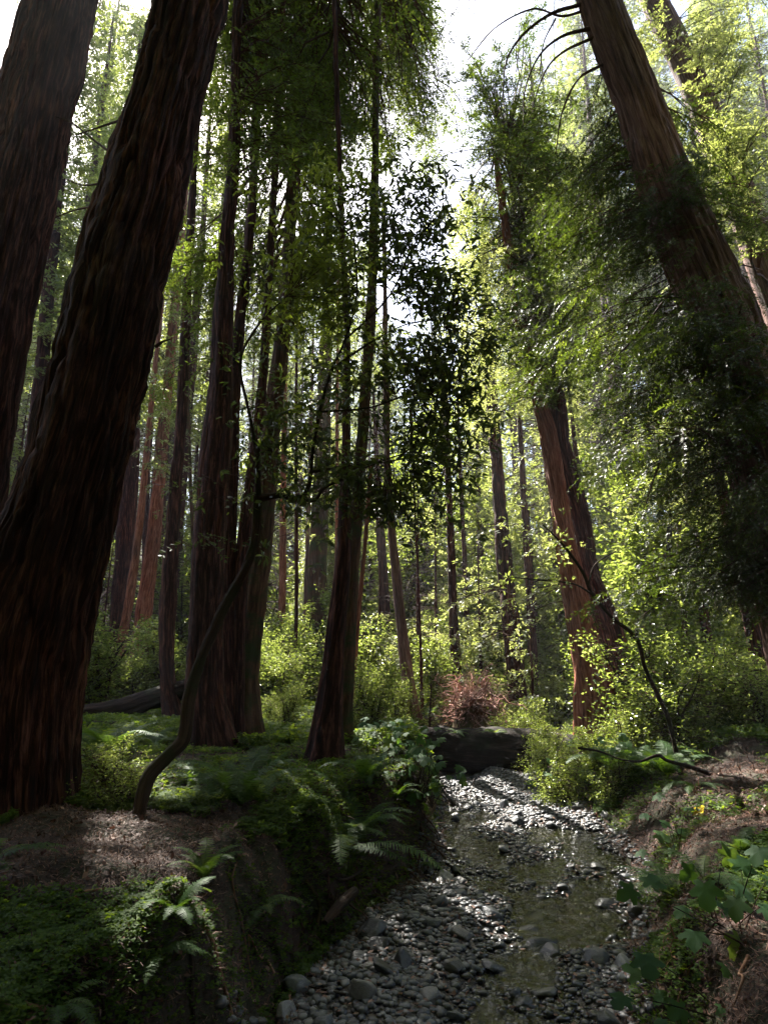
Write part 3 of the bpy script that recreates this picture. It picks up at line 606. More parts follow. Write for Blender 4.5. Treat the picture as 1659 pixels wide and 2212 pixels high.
# ------------------------------------------------------------------ upturned root ball
rng = np.random.default_rng(77)
c0 = at(1020, 1508, 15.9); root = empty('root_ball', c0 - UP * .6, 'reddish tangle of dead roots, upturned and sunlit behind the creek log', 'root ball'); org = np.array(root.location)
g = Geo(); n = 330; dr_ = nrm(rng.normal(size=(n, 3)) * [1, .5, .9] + [0, -.25, .25]); st = c0 + dr_ * [.25, .15, .2] + rng.normal(size=(n, 3)) * .12 - [0, 0, .15]
L_ = .25 + .75 * rng.random(n) ** 1.5; ts = np.linspace(0, 1, 9); Pm = st[:, None] + dr_[:, None] * (L_[:, None] * ts)[..., None] + np.cumsum(rng.normal(size=(n, 9, 3)) * .075, axis=1) - UP * (.45 * L_[:, None] * ts ** 2)[..., None]
tubes_many(g, Pm, (.003 + .026 * rng.random(n) ** 6)[:, None] * (1.25 - ts)[None]); g.build('roots', M['deadwood'], root, origin=org)
g = Geo(); tube(g, [c0 + [-.1, .15, -.8], c0 + [-.05, .15, -.2], c0 + [-.12, .2, .2]], [.42, .36, .1], 48, 50, .12, 4, 2, cap=True); g.build('root_core', M['mossroot'], root, origin=org)

# ------------------------------------------------------------------ bay laurel over the left bank
def polyline(pp, Yd): return np.array([at(x, y, Y) for (x, y, _), Y in zip(pp, Yd)]), np.array([w_ / 2 * scale_at(x, y, Y) for (x, y, w_), Y in zip(pp, Yd)])
def branchy(root, org, specs, mt, nm='branch'):
    out = []
    for pp, Yd in specs:
        P, r = polyline(pp, Yd); g = Geo(); tube(g, P, r, 12, len(P) * 12, .003, 12, len(out)); g.build(nm, M[mt], root, origin=org); out.append(P)
    return out
bp = [(288, 1875, 40), (296, 1823, 29), (306, 1738, 26), (323, 1677, 26), (367, 1629, 25), (397, 1596, 27), (410, 1503, 26), (440, 1410, 25), (483, 1311, 23), (530, 1226, 20), (553, 1160, 20), (558, 1075, 18)]
P, r = polyline(bp, np.linspace(5.6, 6.6, len(bp)))
bay = empty('bay_tree', P[0], 'crooked mossy bay tree on the left bank, its large dark leaves over the middle', 'tree'); org = np.array(bay.location)
g = Geo(); P[0] -= UP * .2; tube(g, P, r, 32, 260, .011, 10, 4, flare=.9); g.build('trunk', M['bark_thin'], bay, origin=org)
br = branchy(bay, org, [
    ([(558, 1078, 18), (600, 1070, 13), (650, 1076, 12), (668, 1045, 9), (676, 970, 8), (690, 890, 8), (715, 800, 7), (745, 735, 5), (770, 640, 4), (765, 520, 3)], np.linspace(6.6, 6.4, 10)),
    ([(558, 1078, 16), (556, 1000, 12), (560, 960, 11), (590, 975, 6)], [6.6, 6.6, 6.5, 6.4]),
    ([(650, 1076, 9), (680, 1080, 7), (700, 1055, 6), (740, 1035, 5), (800, 1005, 4), (870, 980, 3)], np.linspace(6.55, 6, 6)),
    ([(672, 1020, 7), (740, 1008, 5), (820, 1000, 4), (920, 985, 3), (990, 1000, 2)], np.linspace(6.5, 6, 5)),
    ([(556, 990, 10), (540, 900, 7), (520, 780, 5), (560, 700, 4), (620, 640, 3)], np.linspace(6.6, 6.2, 5)),
    ([(715, 800, 6), (800, 740, 4), (880, 700, 3), (960, 690, 2)], np.linspace(6.4, 6, 4)),
    ([(745, 735, 5), (840, 640, 4), (900, 520, 3), (960, 450, 2)], np.linspace(6.4, 6, 4)),
    ([(765, 520, 4), (700, 450, 3), (620, 430, 2)], [6.4, 6.3, 6.2]),
    ([(690, 890, 5), (800, 880, 4), (900, 850, 3), (980, 870, 2)], np.linspace(6.5, 5.9, 4))], 'bark_thin')
rng = np.random.default_rng(8); g = Geo()
allb = np.concatenate([resample(b, np.ones(len(b)), 40)[0] for b in br])
boxes = [(760, 400, 960, 580, 230, 5.6, 6.8), (780, 540, 980, 780, 330, 5.6, 6.8), (840, 640, 1040, 900, 260, 5.5, 6.8), (600, 560, 800, 800, 420, 5.9, 7.2), (680, 760, 940, 980, 470, 5.6, 7), (560, 400, 780, 600, 340, 5.9, 7.2),
         (720, 920, 980, 1080, 420, 5.6, 6.8), (880, 880, 1030, 1040, 160, 5.5, 6.5), (760, 1040, 920, 1140, 120, 5.9, 6.8), (540, 760, 720, 1060, 300, 6, 7.2), (950, 660, 1070, 880, 110, 5.5, 6.5), (880, 420, 1010, 640, 110, 5.5, 6.5), (640, 330, 900, 450, 110, 6, 7.2), (850, 360, 1010, 560, 120, 5.8, 6.8)]
for x0, y0, x1, y1, n, Y0, Y1 in boxes:      # each twig end carries a whorl of leaves
    n = int(n * 1.35); C = np.array([at((x0 + x1) / 2 + (x1 - x0) * .36 * rng.normal(), (y0 + y1) / 2 + (y1 - y0) * .36 * rng.normal(), Y0 + (Y1 - Y0) * rng.random()) for _ in range(n)])
    cl = vn(C[:, 0] * 2.4, C[:, 1] * 2.4, C[:, 2] * 2.4) + .4 * vn(C[:, 0] * 6, C[:, 1] * 6, C[:, 2] * 6); C = C[cl > .0]; n = len(C)
    d2 = ((C[:, None, :] - allb[None]) ** 2).sum(-1); nb = allb[np.argmin(d2, 1)]; dd = np.minimum(1, .32 / np.sqrt(d2.min(1)))
    a = C - (C - nb) * dd[:, None]; ts = np.linspace(0, 1, 3); tubes_many(g, a[:, None] * (1 - ts)[None, :, None] + C[:, None] * ts[None, :, None], np.full((n, 3), .003), matn=1)
    m = 5; P_ = np.repeat(C, m, 0) + rng.normal(size=(n * m, 3)) * .04; D_ = rng.normal(size=(n * m, 3)); D_[:, 2] = D_[:, 2] * .6 - .5
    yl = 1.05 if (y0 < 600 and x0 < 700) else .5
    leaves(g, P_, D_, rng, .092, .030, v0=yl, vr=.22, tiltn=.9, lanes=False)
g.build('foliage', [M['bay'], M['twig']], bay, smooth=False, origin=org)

# bare drooping limbs near the top of the big trunks
def bare(label_part, specs):
    root = [o for o in bpy.data.objects if o.parent is None and o.get('label', '').startswith(label_part)][0]
    branchy(root, np.array(root.location), specs, 'twig')
bare('thick dark leaning trunk', [
    ([(1262, 8, 9), (1190, 30, 7), (1130, 75, 5), (1095, 130, 4), (1085, 215, 2)], [8.6, 8.7, 8.9, 9, 9.1]),
    ([(1275, 62, 8), (1215, 78, 6), (1165, 120, 4), (1135, 190, 3), (1130, 270, 2)], [8.6, 8.6, 8.5, 8.5, 8.4]),
    ([(1285, 80, 7), (1220, 110, 5), (1180, 150, 4), (1150, 230, 2)], [8.6, 8.5, 8.3, 8.2]),
    ([(1270, 20, 6), (1215, 35, 5), (1150, 20, 4), (1070, 60, 3), (1010, 130, 2)], [8.6, 8.8, 9, 9.2, 9.3]),
    ([(1200, 40, 4), (1175, 90, 3), (1165, 160, 2)], [8.7, 8.8, 8.8]),
    ([(1300, 140, 7), (1250, 170, 5), (1215, 240, 4), (1200, 330, 2)], [8.6, 8.4, 8.3, 8.2]),
    ([(1500, 560, 7), (1440, 640, 5), (1370, 730, 4), (1300, 800, 2)], [8.4, 8.1, 8, 7.9]),
    ([(1580, 800, 7), (1500, 900, 5), (1430, 990, 4), (1390, 1100, 2)], [8.4, 8.0, 7.8, 7.8])])
bare('massive near-black leaning', [
    ([(275, 255, 6), (230, 270, 4), (165, 292, 2)], [6.3, 6.6, 6.9]), ([(240, 330, 6), (200, 300, 4), (150, 262, 3), (110, 250, 2)], [6.3, 6.8, 7.2, 7.5]),
    ([(225, 395, 5), (180, 400, 3), (140, 386, 2)], [6.3, 6.8, 7.2]), ([(205, 445, 5), (160, 455, 3), (120, 470, 2)], [6.3, 6.8, 7.2]),
    ([(338, 748, 8), (352, 738, 5), (368, 733, 3)], [6.3, 6.2, 6.1])])
# small crooked tree at right + low dead branch
sp = [(1470, 1640, 12), (1450, 1580, 11), (1435, 1533, 10), (1394, 1447, 9), (1374, 1379, 9), (1323, 1335, 8), (1279, 1284, 7), (1258, 1236, 6), (1214, 1175, 5), (1173, 1134, 3)]
P, r = polyline(sp, np.linspace(10.2, 9.4, len(sp))); sb = empty('bay_tree', P[0], 'slender crooked dark sapling leaning left across the sunlit pair of redwoods', 'tree'); org = np.array(sb.location)
g = Geo(); P[0] -= UP * .5; tube(g, P, r, 14, 120, .004, 12, 5); g.build('trunk', M['bark_thin'], sb, origin=org)
branchy(sb, org, [([(1279, 1284, 5), (1240, 1262, 3), (1163, 1253, 3), (1095, 1246, 2)], [9.6, 9.5, 9.4, 9.4]), ([(1374, 1379, 4), (1378, 1340, 3), (1400, 1320, 2)], [9.9, 9.8, 9.7]), ([(1270, 1262, 4), (1285, 1220, 3), (1330, 1190, 2)], [9.6, 9.5, 9.4])], 'bark_thin')
rng = np.random.default_rng(12); g = Geo(); C = np.array([at(1080 + 160 * rng.random(), 1100 + 170 * rng.random(), 9.2 + .5 * rng.random()) for _ in range(60)])
leaves(g, np.repeat(C, 5, 0) + rng.normal(size=(300, 3)) * .04, rng.normal(size=(300, 3)), rng, .08, .035, v0=.9, lanes=False); g.build('foliage', M['broad'], sb, smooth=False, origin=org)
P, r = polyline([(1535, 1672, 11), (1486, 1656, 9), (1440, 1643, 8), (1421, 1632, 7), (1380, 1645, 5), (1340, 1640, 4), (1290, 1622, 4), (1248, 1616, 3)], np.linspace(9.2, 8.4, 8))
g = Geo(); tube(g, P, r, 12, 90, .004, 12, 6, cap=True); o = g.build('fallen_branch', M['log'], origin=P.mean(0)); o.location = tuple(P.mean(0)); tag(o, 'crooked dark dead branch reaching over the ferns on the right bank', 'branch')

# ------------------------------------------------------------------ prototypes: far redwoods, understorey trees, shrubs
def proto_redwood(seed, H, n, low=.12, loc=None, thr=0.):
    rng = np.random.default_rng(seed); root = empty('far_redwood', (0, 0, 0) if loc is None else loc, None, 'tree')
    b = rng.normal(size=2) * .4
    P = np.array([[0, 0, -1.2], [0, 0, 0], [b[0] * .4, b[1] * .4, H * .3], [b[0], b[1], H * .6], [b[0] * .8, b[1], H]]); r = np.array([.6, .52, .4, .26, .03]) * H / 42
    g = Geo(); tube(g, P, r, 20, 60, .03, 4, seed, .35); g.build('trunk', M['bark'], root)
    g = Geo(); z = H * (low + (1 - low) * rng.random(n) ** .9); st = axis_at(P, z); az = rng.random(n) * 6.283
    L = (1.4 + 3.6 * (1 - z / H)) * (.5 + .7 * rng.random(n)) * (.55 + .45 * sm(low * H, .35 * H, z))
    en = st + np.stack([np.cos(az) * L, np.sin(az) * L, -.3 * L + .25 * rng.normal(size=n) * L], 1)
    sprays(g, st, en, rng, tw_sp=.26, tw_len=1.1, lf_sp=.075, lf_len=.22, lf_w=.075, stem=.02, lanes=loc is not None, off=0 if loc is None else np.array(loc), thr=thr, v0=.45, vr=.7)
    g.build('crown', [M['far_needles'], M['twig']], root, smooth=False); return root
FR = [proto_redwood(101, 44, 380), proto_redwood(102, 38, 360, .04), proto_redwood(103, 48, 380, .1), proto_redwood(104, 30, 300, .03)]
def proto_under(seed, H, W, nst, lf, ln, mt='broad', nm='understorey_tree', cat='tree'):
    rng = np.random.default_rng(seed); root = empty(nm, (0, 0, 0), None, cat); g = Geo(); tips = []
    for i in range(nst):
        a = rng.random() * 6.28; d = np.array([np.cos(a), np.sin(a), 0]) * W * (.15 + .5 * rng.random()); h = H * (.6 + .4 * rng.random())
        P = np.array([[0, 0, -.4], d * .2 + UP * h * .3, d * .6 + UP * h * .65, d + UP * h]) + rng.normal(size=(4, 3)) * .05 * W
        C = tube(g, P, [.012 * H + .01, .01 * H + .008, .007 * H + .005, .004], 7, 14, 0); tips.append(C[3:])
    g.build('stem', M['bark_thin'], root); T = np.concatenate(tips)
    nC = int(lf / 7); k = rng.integers(0, len(T), nC); off = rng.normal(size=(nC, 3)) * [W * .3, W * .3, H * .09]
    C = T[k] + off * (.4 + .6 * (1 - T[k][:, 2:3] / H)); C[:, 2] = np.maximum(C[:, 2], .08)
    cl = vn(C[:, 0] * 1.6 / W * 2, C[:, 1] * 1.6 / W * 2, C[:, 2] * 3 / W); C = C[cl > -.3]; nC = len(C)
    g = Geo(); ts = np.linspace(0, 1, 3); kk = k[cl > -.3]; tubes_many(g, T[kk][:, None] * (1 - ts)[None, :, None] + C[:, None] * ts[None, :, None], np.full((nC, 3), .004), matn=1)
    P_ = np.repeat(C, 7, 0) + rng.normal(size=(nC * 7, 3)) * ln * .8; D_ = rng.normal(size=(nC * 7, 3)); D_[:, 2] *= .45
    cv = np.repeat(.25 + .6 * rng.random(nC), 7)
    leaves(g, P_, D_, rng, ln, ln * .45, v0=cv, vr=.12, tiltn=.5, lanes=False)
    g.build('foliage', [M[mt], M['twig']], root, smooth=False); return root
UN = [proto_under(201, 7, 2.6, 5, 11000, .15), proto_under(202, 5, 2.2, 6, 9000, .13), proto_under(203, 9, 3, 5, 12000, .17), proto_under(204, 4, 2, 7, 9000, .11)]
SH = [proto_under(211, 1.5, 1.4, 9, 5500, .075, nm='shrub', cat='shrub'), proto_under(212, 1.1, 1.2, 9, 5000, .06, nm='shrub', cat='shrub'), proto_under(213, 2.2, 1.6, 8, 7000, .085, nm='shrub', cat='shrub')]
def proto_conifer(seed, H, n, W):
    rng = np.random.default_rng(seed); root = empty('young_conifer', (0, 0, 0), None, 'tree'); P = np.array([[0, 0, -.4], [0, 0, H * .5], [rng.normal() * .3, rng.normal() * .3, H]])
    g = Geo(); tube(g, P, [.05 + H * .009, .04 + H * .005, .02], 10, 30, .006, 6, seed); g.build('trunk', M['bark'], root)
    g = Geo(); z = H * (.06 + .94 * rng.random(n) ** .85); z = np.round(z / .55) * .55 + rng.normal(size=n) * .08; st = axis_at(P, z.clip(0, H)); az = rng.random(n) * 6.283; L = W * (.15 + .85 * (1 - z / H)).clip(.1) * (.45 + .65 * rng.random(n))
    en = st + np.stack([np.cos(az) * L, np.sin(az) * L, -.28 * L + .1 * rng.normal(size=n)], 1)
    sprays(g, st, en, rng, tw_sp=.16, tw_len=.7, lf_sp=.045, lf_len=.13, lf_w=.05, stem=.012, lanes=False, v0=.62, vr=.7, arch=.1, tilt=.35); g.build('crown', [M['far_needles'], M['twig']], root, smooth=False); return root
CF = [proto_conifer(221, 11, 260, 2.3), proto_conifer(222, 8, 210, 1.9), proto_conifer(223, 14, 300, 2.6)]
_used = set()
def blocks(x, Y, W, H):                      # would it stand in one of the open sun lanes?
    for c, r in LANES:
        if c[1] < 8: continue
        t = (Y - c[1]) / SUN.y
        if t > .3 and abs(x - c[0] - SUN.x * t) < W + r and c[2] + SUN.z * t < H - 1: return True
    return False
def place(proto, x, y, z, s, rz, label, group):
    o = proto if proto.name not in _used else copy_tree(proto)
    _used.add(proto.name); o.location = (x, y, z); o.scale = (s, s, s * (1 if True else 1)); o.rotation_euler = (0, 0, rz); o['label'] = label; o['group'] = group; return o
rng = np.random.default_rng(5); pos = []; tries = 0
while len(pos) < 110 and tries < 9000:
    tries += 1
    Y = 27 + 60 * rng.random() ** 1.1; u = (rng.random() * 2 - 1) * .82; x = u * Y
    if any((x - a) ** 2 + (Y - b) ** 2 < (2.6 + Y * .025) ** 2 for a, b, _ in pos): continue
    pos.append((x, Y, u))
for x, Y, u in pos:
    gap = math.exp(-((u - .085) / .075) ** 2)
    e = .62 + .18 * rng.random() - .26 * gap          # how high the tree stands above the horizon from here
    if u > .27 and rng.random() < .5: e = 1.25
    if u < .05: e -= .1
    Hn = Y * e - 2; k = int(rng.integers(0, 3)) if Hn > 30 else 3; s = Hn / (44, 38, 48, 30)[k]
    if s > 1.5: s = 1.5
    if Y < 50:
        H_ = min(Hn, 50); o = proto_redwood(int(1000 + x * 10 + Y * 100), H_, int(11 * H_), .05, (x, Y, float(height(x, Y))), -.5 if u < .12 else -.15); o['label'] = 'tall far-off redwood standing deep in the forest behind the nearer trees'; o['group'] = 'far-off redwoods in the background forest'; continue
    place(FR[k], x, Y, float(height(x, Y)), s, rng.random() * 6.28, 'tall far-off redwood standing deep in the forest behind the nearer trees', 'far-off redwoods in the background forest')
for u, Y, H_ in ((-.56, 25, 33), (-.47, 29, 36), (-.40, 24, 31), (-.52, 34, 42), (-.33, 31, 34), (-.44, 38, 46), (-.36, 36, 42), (-.50, 41, 50), (-.29, 40, 43)):
    x = u * Y; o = proto_redwood(int(900 - u * 100), H_, 330, .36, (x, Y, float(height(x, Y))), 9); o['label'] = 'airy tall tree with bright leaves against the sky between the two big left trunks'; o['group'] = 'airy tall trees at the upper left'
for i in range(50):                          # unseen trees of the same grove round the viewer, added to block sky light
    a = R(60 + 240 * (i + .5) / 50); rr = 6 + 3.5 * (i % 4); x = math.sin(a) * rr; y = math.cos(a) * rr - 1
    place(FR[i % 3], x, y, float(height(x, y)), .8, i * 1.7, 'tall unseen redwood of the same grove behind the viewer, added to block sky light', 'redwoods behind the viewer')
LU = 'leafy understorey tree glowing among the trunks in the background'; GU = 'understorey trees between the background trunks'
for i in range(100):
    Y = 17 + 24 * (i / 100) + rng.random() * 3; u = (rng.random() * 2 - 1) * .68; x = u * Y
    if .03 < u < .2 and Y < 19: Y += 4; x = u * Y
    k = rng.integers(0, 4); s_ = .7 + .6 * rng.random() + (.4 if Y > 30 else 0)
    if i % 5 < 2: continue
    if blocks(x, Y, (2.2, 1.8, 2.5, 1.7)[k] * s_, (7, 5, 9, 4)[k] * s_): continue
    place(UN[k], x, Y, float(height(x, Y)) - .1, s_, rng.random() * 6.28, LU, GU)
LC = 'young drooping conifer with light green tiers standing in the background'; GC = 'young conifers between the background trunks'
for i in range(58):
    Y = 17.5 + 20 * (i / 58) + rng.random() * 3; u = (rng.random() * 2 - 1) * .66; x = u * Y; k = int(rng.integers(0, 3)); s_ = .65 + .5 * rng.random()
    if blocks(x, Y, (1.6, 1.3, 1.9)[k] * s_, (11, 8, 14)[k] * s_): continue
    place(CF[k], x, Y, float(height(x, Y)) - .1, s_, rng.random() * 6.28, LC, GC)
LS = 'small-leaved green shrub in the thicket behind the first row of trunks'; GS = 'shrubs of the sunlit thicket'
for i in range(80):
    Y = 15.6 + 11 * rng.random(); u = (rng.random() * 2 - 1) * .66; x = u * Y
    if .0 < u < .17 and Y < 17: continue
    if -.2 < u < -.0 and Y < 15.5: continue
    if blocks(x, Y, 1.2, 1.8): continue
    place(SH[rng.integers(0, 3)], x, Y, float(height(x, Y)) - .05, .7 + .6 * rng.random(), rng.random() * 6.28, LS, GS)
LR = 'grey-green shrub crowding the top of the right bank'; GR = 'shrubs on the right bank'
for px, py, Y, s in ((1190, 1610, 12.5, .38), (1240, 1600, 12, .42), (1290, 1610, 11.5, .42), (1350, 1600, 11.8, .5), (1400, 1590, 12.5, 1.0), (1455, 1600, 11.5, .9), (1500, 1580, 12.8, 1.1), (1570, 1575, 13.5, 1.2), (1630, 1570, 12.8, 1.1), (1660, 1600, 11.5, 1.0), (1210, 1650, 11, .6), (1330, 1640, 10.3, .55), (1600, 1540, 15, 1.2), (1480, 1540, 15, 1.2), (1175, 1660, 13.2, .4), (1210, 1655, 12.6, .45), (1420, 1540, 14.5, .7), (1190, 1580, 13.6, .4)):
    p = at(px, py, Y); place(SH[int(px) % 3], p[0], p[1], float(height(p[0], p[1])) - .05, s, px * .37, LR, GR)
for px, Y, s in ((760, 15.6, .75), (860, 15.5, .45), (1095, 15.3, .6), (1150, 15.2, .8), (840, 17.5, .8), (1110, 17.2, .8)):
    p = at(px, 1560, Y); place(SH[int(px) % 3], p[0], Y, float(height(p[0], Y)) - .05, s, px * .37, 'low shrub growing close behind the huge log across the creek', 'shrubs behind the creek log')
# leafy bright shrub at the tip of the bank, below the sunlit gap; sapling conifers
for px, Y, s, lb in ((800, 12.6, .62, 'bright yellow-green shrub lit by the sun beside the black centre trunk'), (770, 12.0, .4, 'low pale green shrub at the foot of the black centre trunk'), (250, 6.9, .5, 'sparkling small-leaved shrub behind the kinked mossy stem, catching the sun'), (272, 6.2, .42, 'lower half-lit shrub wrapped round the foot of the kinked mossy stem'), (590, 14.5, .6, 'pale sun-bleached shrub right of the left clump'), (620, 13.2, .4, 'fern-green shrub between the left clump and the black centre trunk')):
    p = at(px, 1600, Y); place(SH[1 if px < 300 else (px // 3) % 3], p[0], Y, float(height(p[0], Y)) - .04, s, px, lb, 'single shrubs on the left bank')
def sapling(px, py_base, Y, H, label, seed, mt='far_needles'):
    rng = np.random.default_rng(seed); b = at(px, py_base, Y); b[2] = height(b[0], b[1]); root = empty('conifer_sapling', b, label, 'tree'); P = np.array([[0, 0, -.2], [0, 0, H * .5], [0.05, 0, H]])
    g = Geo(); tube(g, P, [.03 + H * .006, .02 + H * .003, .01], 8, 20, .002, 6, 1); g.build('trunk', M['bark'], root); g = Geo(); n = int(16 * H)
    z = H * (.08 + .9 * rng.random(n)); st = axis_at(P, z); az = rng.random(n) * 6.283; L = (.12 + .26 * (H - z)).clip(0, 1.5); en = st + np.stack([np.cos(az) * L, np.sin(az) * L, -.12 * L], 1)
    sprays(g, st, en, rng, tw_sp=.11, tw_len=.4, lf_sp=.04, lf_len=.10, lf_w=.035, stem=.008, thr=9, off=np.array(b), v0=.75, arch=.08); g.build('crown', [M[mt], M['twig']], root, smooth=False)
sapling(928, 1550, 15.2, 1.6, 'little bright conifer sapling with tiered branches right of the pinkish leaning trunk', 301)
sapling(905, 1500, 19, 7.0, 'tall glowing yellow-green young conifer right of centre', 302)
sapling(945, 1490, 21, 7.5, 'pale young conifer left of the dead root ball', 303)
sapling(820, 1500, 21, 6.5, 'soft green young conifer behind the pinkish leaning trunk', 304)
sapling(1040, 1480, 21, 6.0, 'light green young conifer behind the dead root ball', 305)
sapling(1150, 1480, 18.5, 4.2, 'yellow-green young conifer left of the sunlit orange redwood', 306)
sapling(210, 1500, 20, 5.0, 'young conifer in the bright gap beside the massive left trunk', 307)
sapling(450, 1480, 19, 6.0, 'young conifer glimpsed between the left middle trunks', 308)

# ------------------------------------------------------------------ ferns
def frond_geo(g, L, rng, curl, az, droop=1.0, start=(0, 0, 0), wid=.17, el0=65):
    n = 14; s = np.linspace(0, 1, n); el = R(el0) - s ** 1.2 * R(el0 + 35) * droop; ds = L / (n - 1)
    h = np.concatenate([[0], np.cumsum(np.cos(el[:-1]) * ds)]); z = np.concatenate([[0], np.cumsum(np.sin(el[:-1]) * ds)]); a = az + curl * s
    P = np.stack([h * np.cos(a), h * np.sin(a), z], 1) + np.asarray(start)
    tubes_many(g, P[None], (.0045 * (1.1 - s))[None], matn=0)
    m = 34; t = np.repeat(np.linspace(.1, 1, m), 2); sd = np.tile([-1., 1.], m)[:, None]
    B = np.stack([np.interp(t, s, P[:, i]) for i in range(3)], 1); T = nrm(np.stack([np.interp(t, s, nrm(np.gradient(P, axis=0))[:, i]) for i in range(3)], 1))
    sv = nrm(np.cross(T, UP)); nn = np.cross(sv, T); ln = (wid * L * np.sin(np.pi * (t * .86 + .12)) ** .7)[:, None] * (.9 + .2 * rng.random((len(t), 1)))
    d = nrm(sv * sd + T * .28 - UP * .18 + rng.normal(size=(len(t), 3)) * .07); wv = T * (.5 * L * .9 / m) * .92
    q = np.stack([B - wv, B + d * ln * .75 - wv * .5, B + d * ln, B + wv + d * ln * .08], 1); q = q.reshape(-1, 4, 3); g.quads(q, np.clip(.5 + rng.normal(size=len(q)) * .08 + .25 * rng.normal(), 0, 1))
def fern_proto(seed, n, L, el0=62, droop=1.0):
    rng = np.random.default_rng(seed); root = empty('fern', (0, 0, 0), None, 'fern')
    for i in range(n):
        g = Geo(); frond_geo(g, L * (.7 + .45 * rng.random()), rng, rng.normal() * .3, i * 2.4 + rng.normal() * .25, droop * (.75 + .5 * rng.random()), el0=el0 + rng.normal() * 8); g.build('frond', M['fern'], root, smooth=False)
    return root
FN = [fern_proto(401, 12, .7), fern_proto(402, 9, .6, 70, .8), fern_proto(403, 15, .85), fern_proto(404, 10, .75, 35, 1.15)]
FERNS = [  # px, py, kind, scale, label
 (232, 1640, 2, 1.0, 'tall yellowish fern beside the massive left trunk'), (205, 1625, 1, .9, 'fern standing against the side of the massive left trunk'), (330, 1620, 0, .9, 'fern below the thin grey log at left'),
 (300, 1610, 1, .8, 'small fern below the slanting mossy log'), (520, 1745, 2, 1.15, 'upright sword fern in the middle of the left bank'), (560, 1735, 1, .9, 'narrow sword fern right of the upright middle one'), (470, 1735, 0, .7, 'fern left of the upright sword fern on the bank'),
 (420, 1700, 0, .6, 'low fern right of the kink in the mossy stem'), (510, 1612, 1, .55, 'pale small fern at the foot of the left clump'), (745, 1835, 3, 1.45, 'big sword fern drooping over the creek bank above the dark roots'), (770, 1820, 0, 1.2, 'sword fern arching just behind the big drooping one'),
 (440, 1900, 1, .6, 'slim upright fern in the dark litter below the bank fern'), (570, 1960, 3, .55, 'sparse fern with a long pale frond on the lower left bank'), (370, 1990, 0, .5, 'fern clump in front of the sunlit litter patch'),
 (345, 2060, 3, .36, 'fern with one bright bluish frond low in the left foreground'), (-20, 1860, 3, .6, 'fern poking in at the left edge'), (720, 1640, 0, .8, 'fern right of the black centre trunk foot'), (790, 1690, 2, .75, 'fern below the large lobed-leaf plant on the bank tip'),
 (855, 1730, 0, .6, 'fern above the thick mossy root'), (905, 1870, 3, .5, 'fern hanging beneath the thick mossy root'), (1330, 1680, 2, 1.2, 'green fern on the edge of the right bank'), (1390, 1670, 0, 1.3, 'bright fern under the crooked dead branch'), (1260, 1690, 0, .7, 'fern at the left end of the right bank'),
 (1440, 1680, 2, 1.1, 'large fern behind the earth lip of the right bank'), (1500, 1700, 3, .7, 'yellowing fern spilling from the right bank'), (1210, 1665, 1, .7, 'fern beside the creek log on the right'), (1520, 1900, 3, 1.0, 'dark fern hanging over pale roots at right'), (1460, 1940, 3, 1.0, 'fern with brown and green fronds above the tangle of pale roots'),
 (1440, 1830, 0, .5, 'small fern in the middle of the right bank'), (1600, 1850, 0, .6, 'shaded fern near the right edge'), (600, 1650, 0, .45, 'small fern by the sunlit moss patch'), (120, 2180, 3, .4, 'dark fern in the bottom left corner')]
for px, py, k, s, lb in FERNS:
    p = ground_hit(px, py); place(FN[k], p[0], p[1], float(height(p[0], p[1])) - .01, s * .9, px * .71, lb, 'ferns on the creek banks')

for px, Y, s, lb in ((890, 14.15, .5, 'small fern growing on the left part of the huge creek log'), (985, 13.95, .45, 'small fern hanging from the middle of the huge creek log'), (1070, 13.8, .55, 'fern spilling over the right part of the huge creek log')):
    p = at(px, 1578, Y); place(FN[3], p[0], p[1] + .1, p[2] - .06, s, px, lb, 'ferns on the creek log')
# ------------------------------------------------------------------ large lobed leaves (thimbleberry)
def palm_leaf(g, c, d, nrmv, size, rng):
    A = nrm(d - nrmv * np.dot(d, nrmv)); B = np.cross(nrmv, A); ang = np.radians([180, 152, 128, 112, 84, 66, 50, 30, 20, 0, -20, -30, -50, -66, -84, -112, -128, -152]); rr = np.array([.25, .62, .78, .52, .95, .86, .55, .92, .93, 1.08, .93, .92, .55, .86, .95, .52, .78, .62]) * (1 + rng.normal(size=18) * .05)
    Pn = c + size * .5 * (A * (np.cos(ang) * rr + .35)[:, None] + B * (np.sin(ang) * rr)[:, None] - nrmv * (.22 * rr ** 2 + .05 * np.cos(ang * 5))[:, None])
    cen = c + size * .5 * A * .35; i = np.arange(18); g.add(np.vstack([Pn, cen]), np.stack([i, (i + 1) % 18, np.full(18, 18)], 1), np.clip(.5 + rng.normal() * .25, 0, 1))
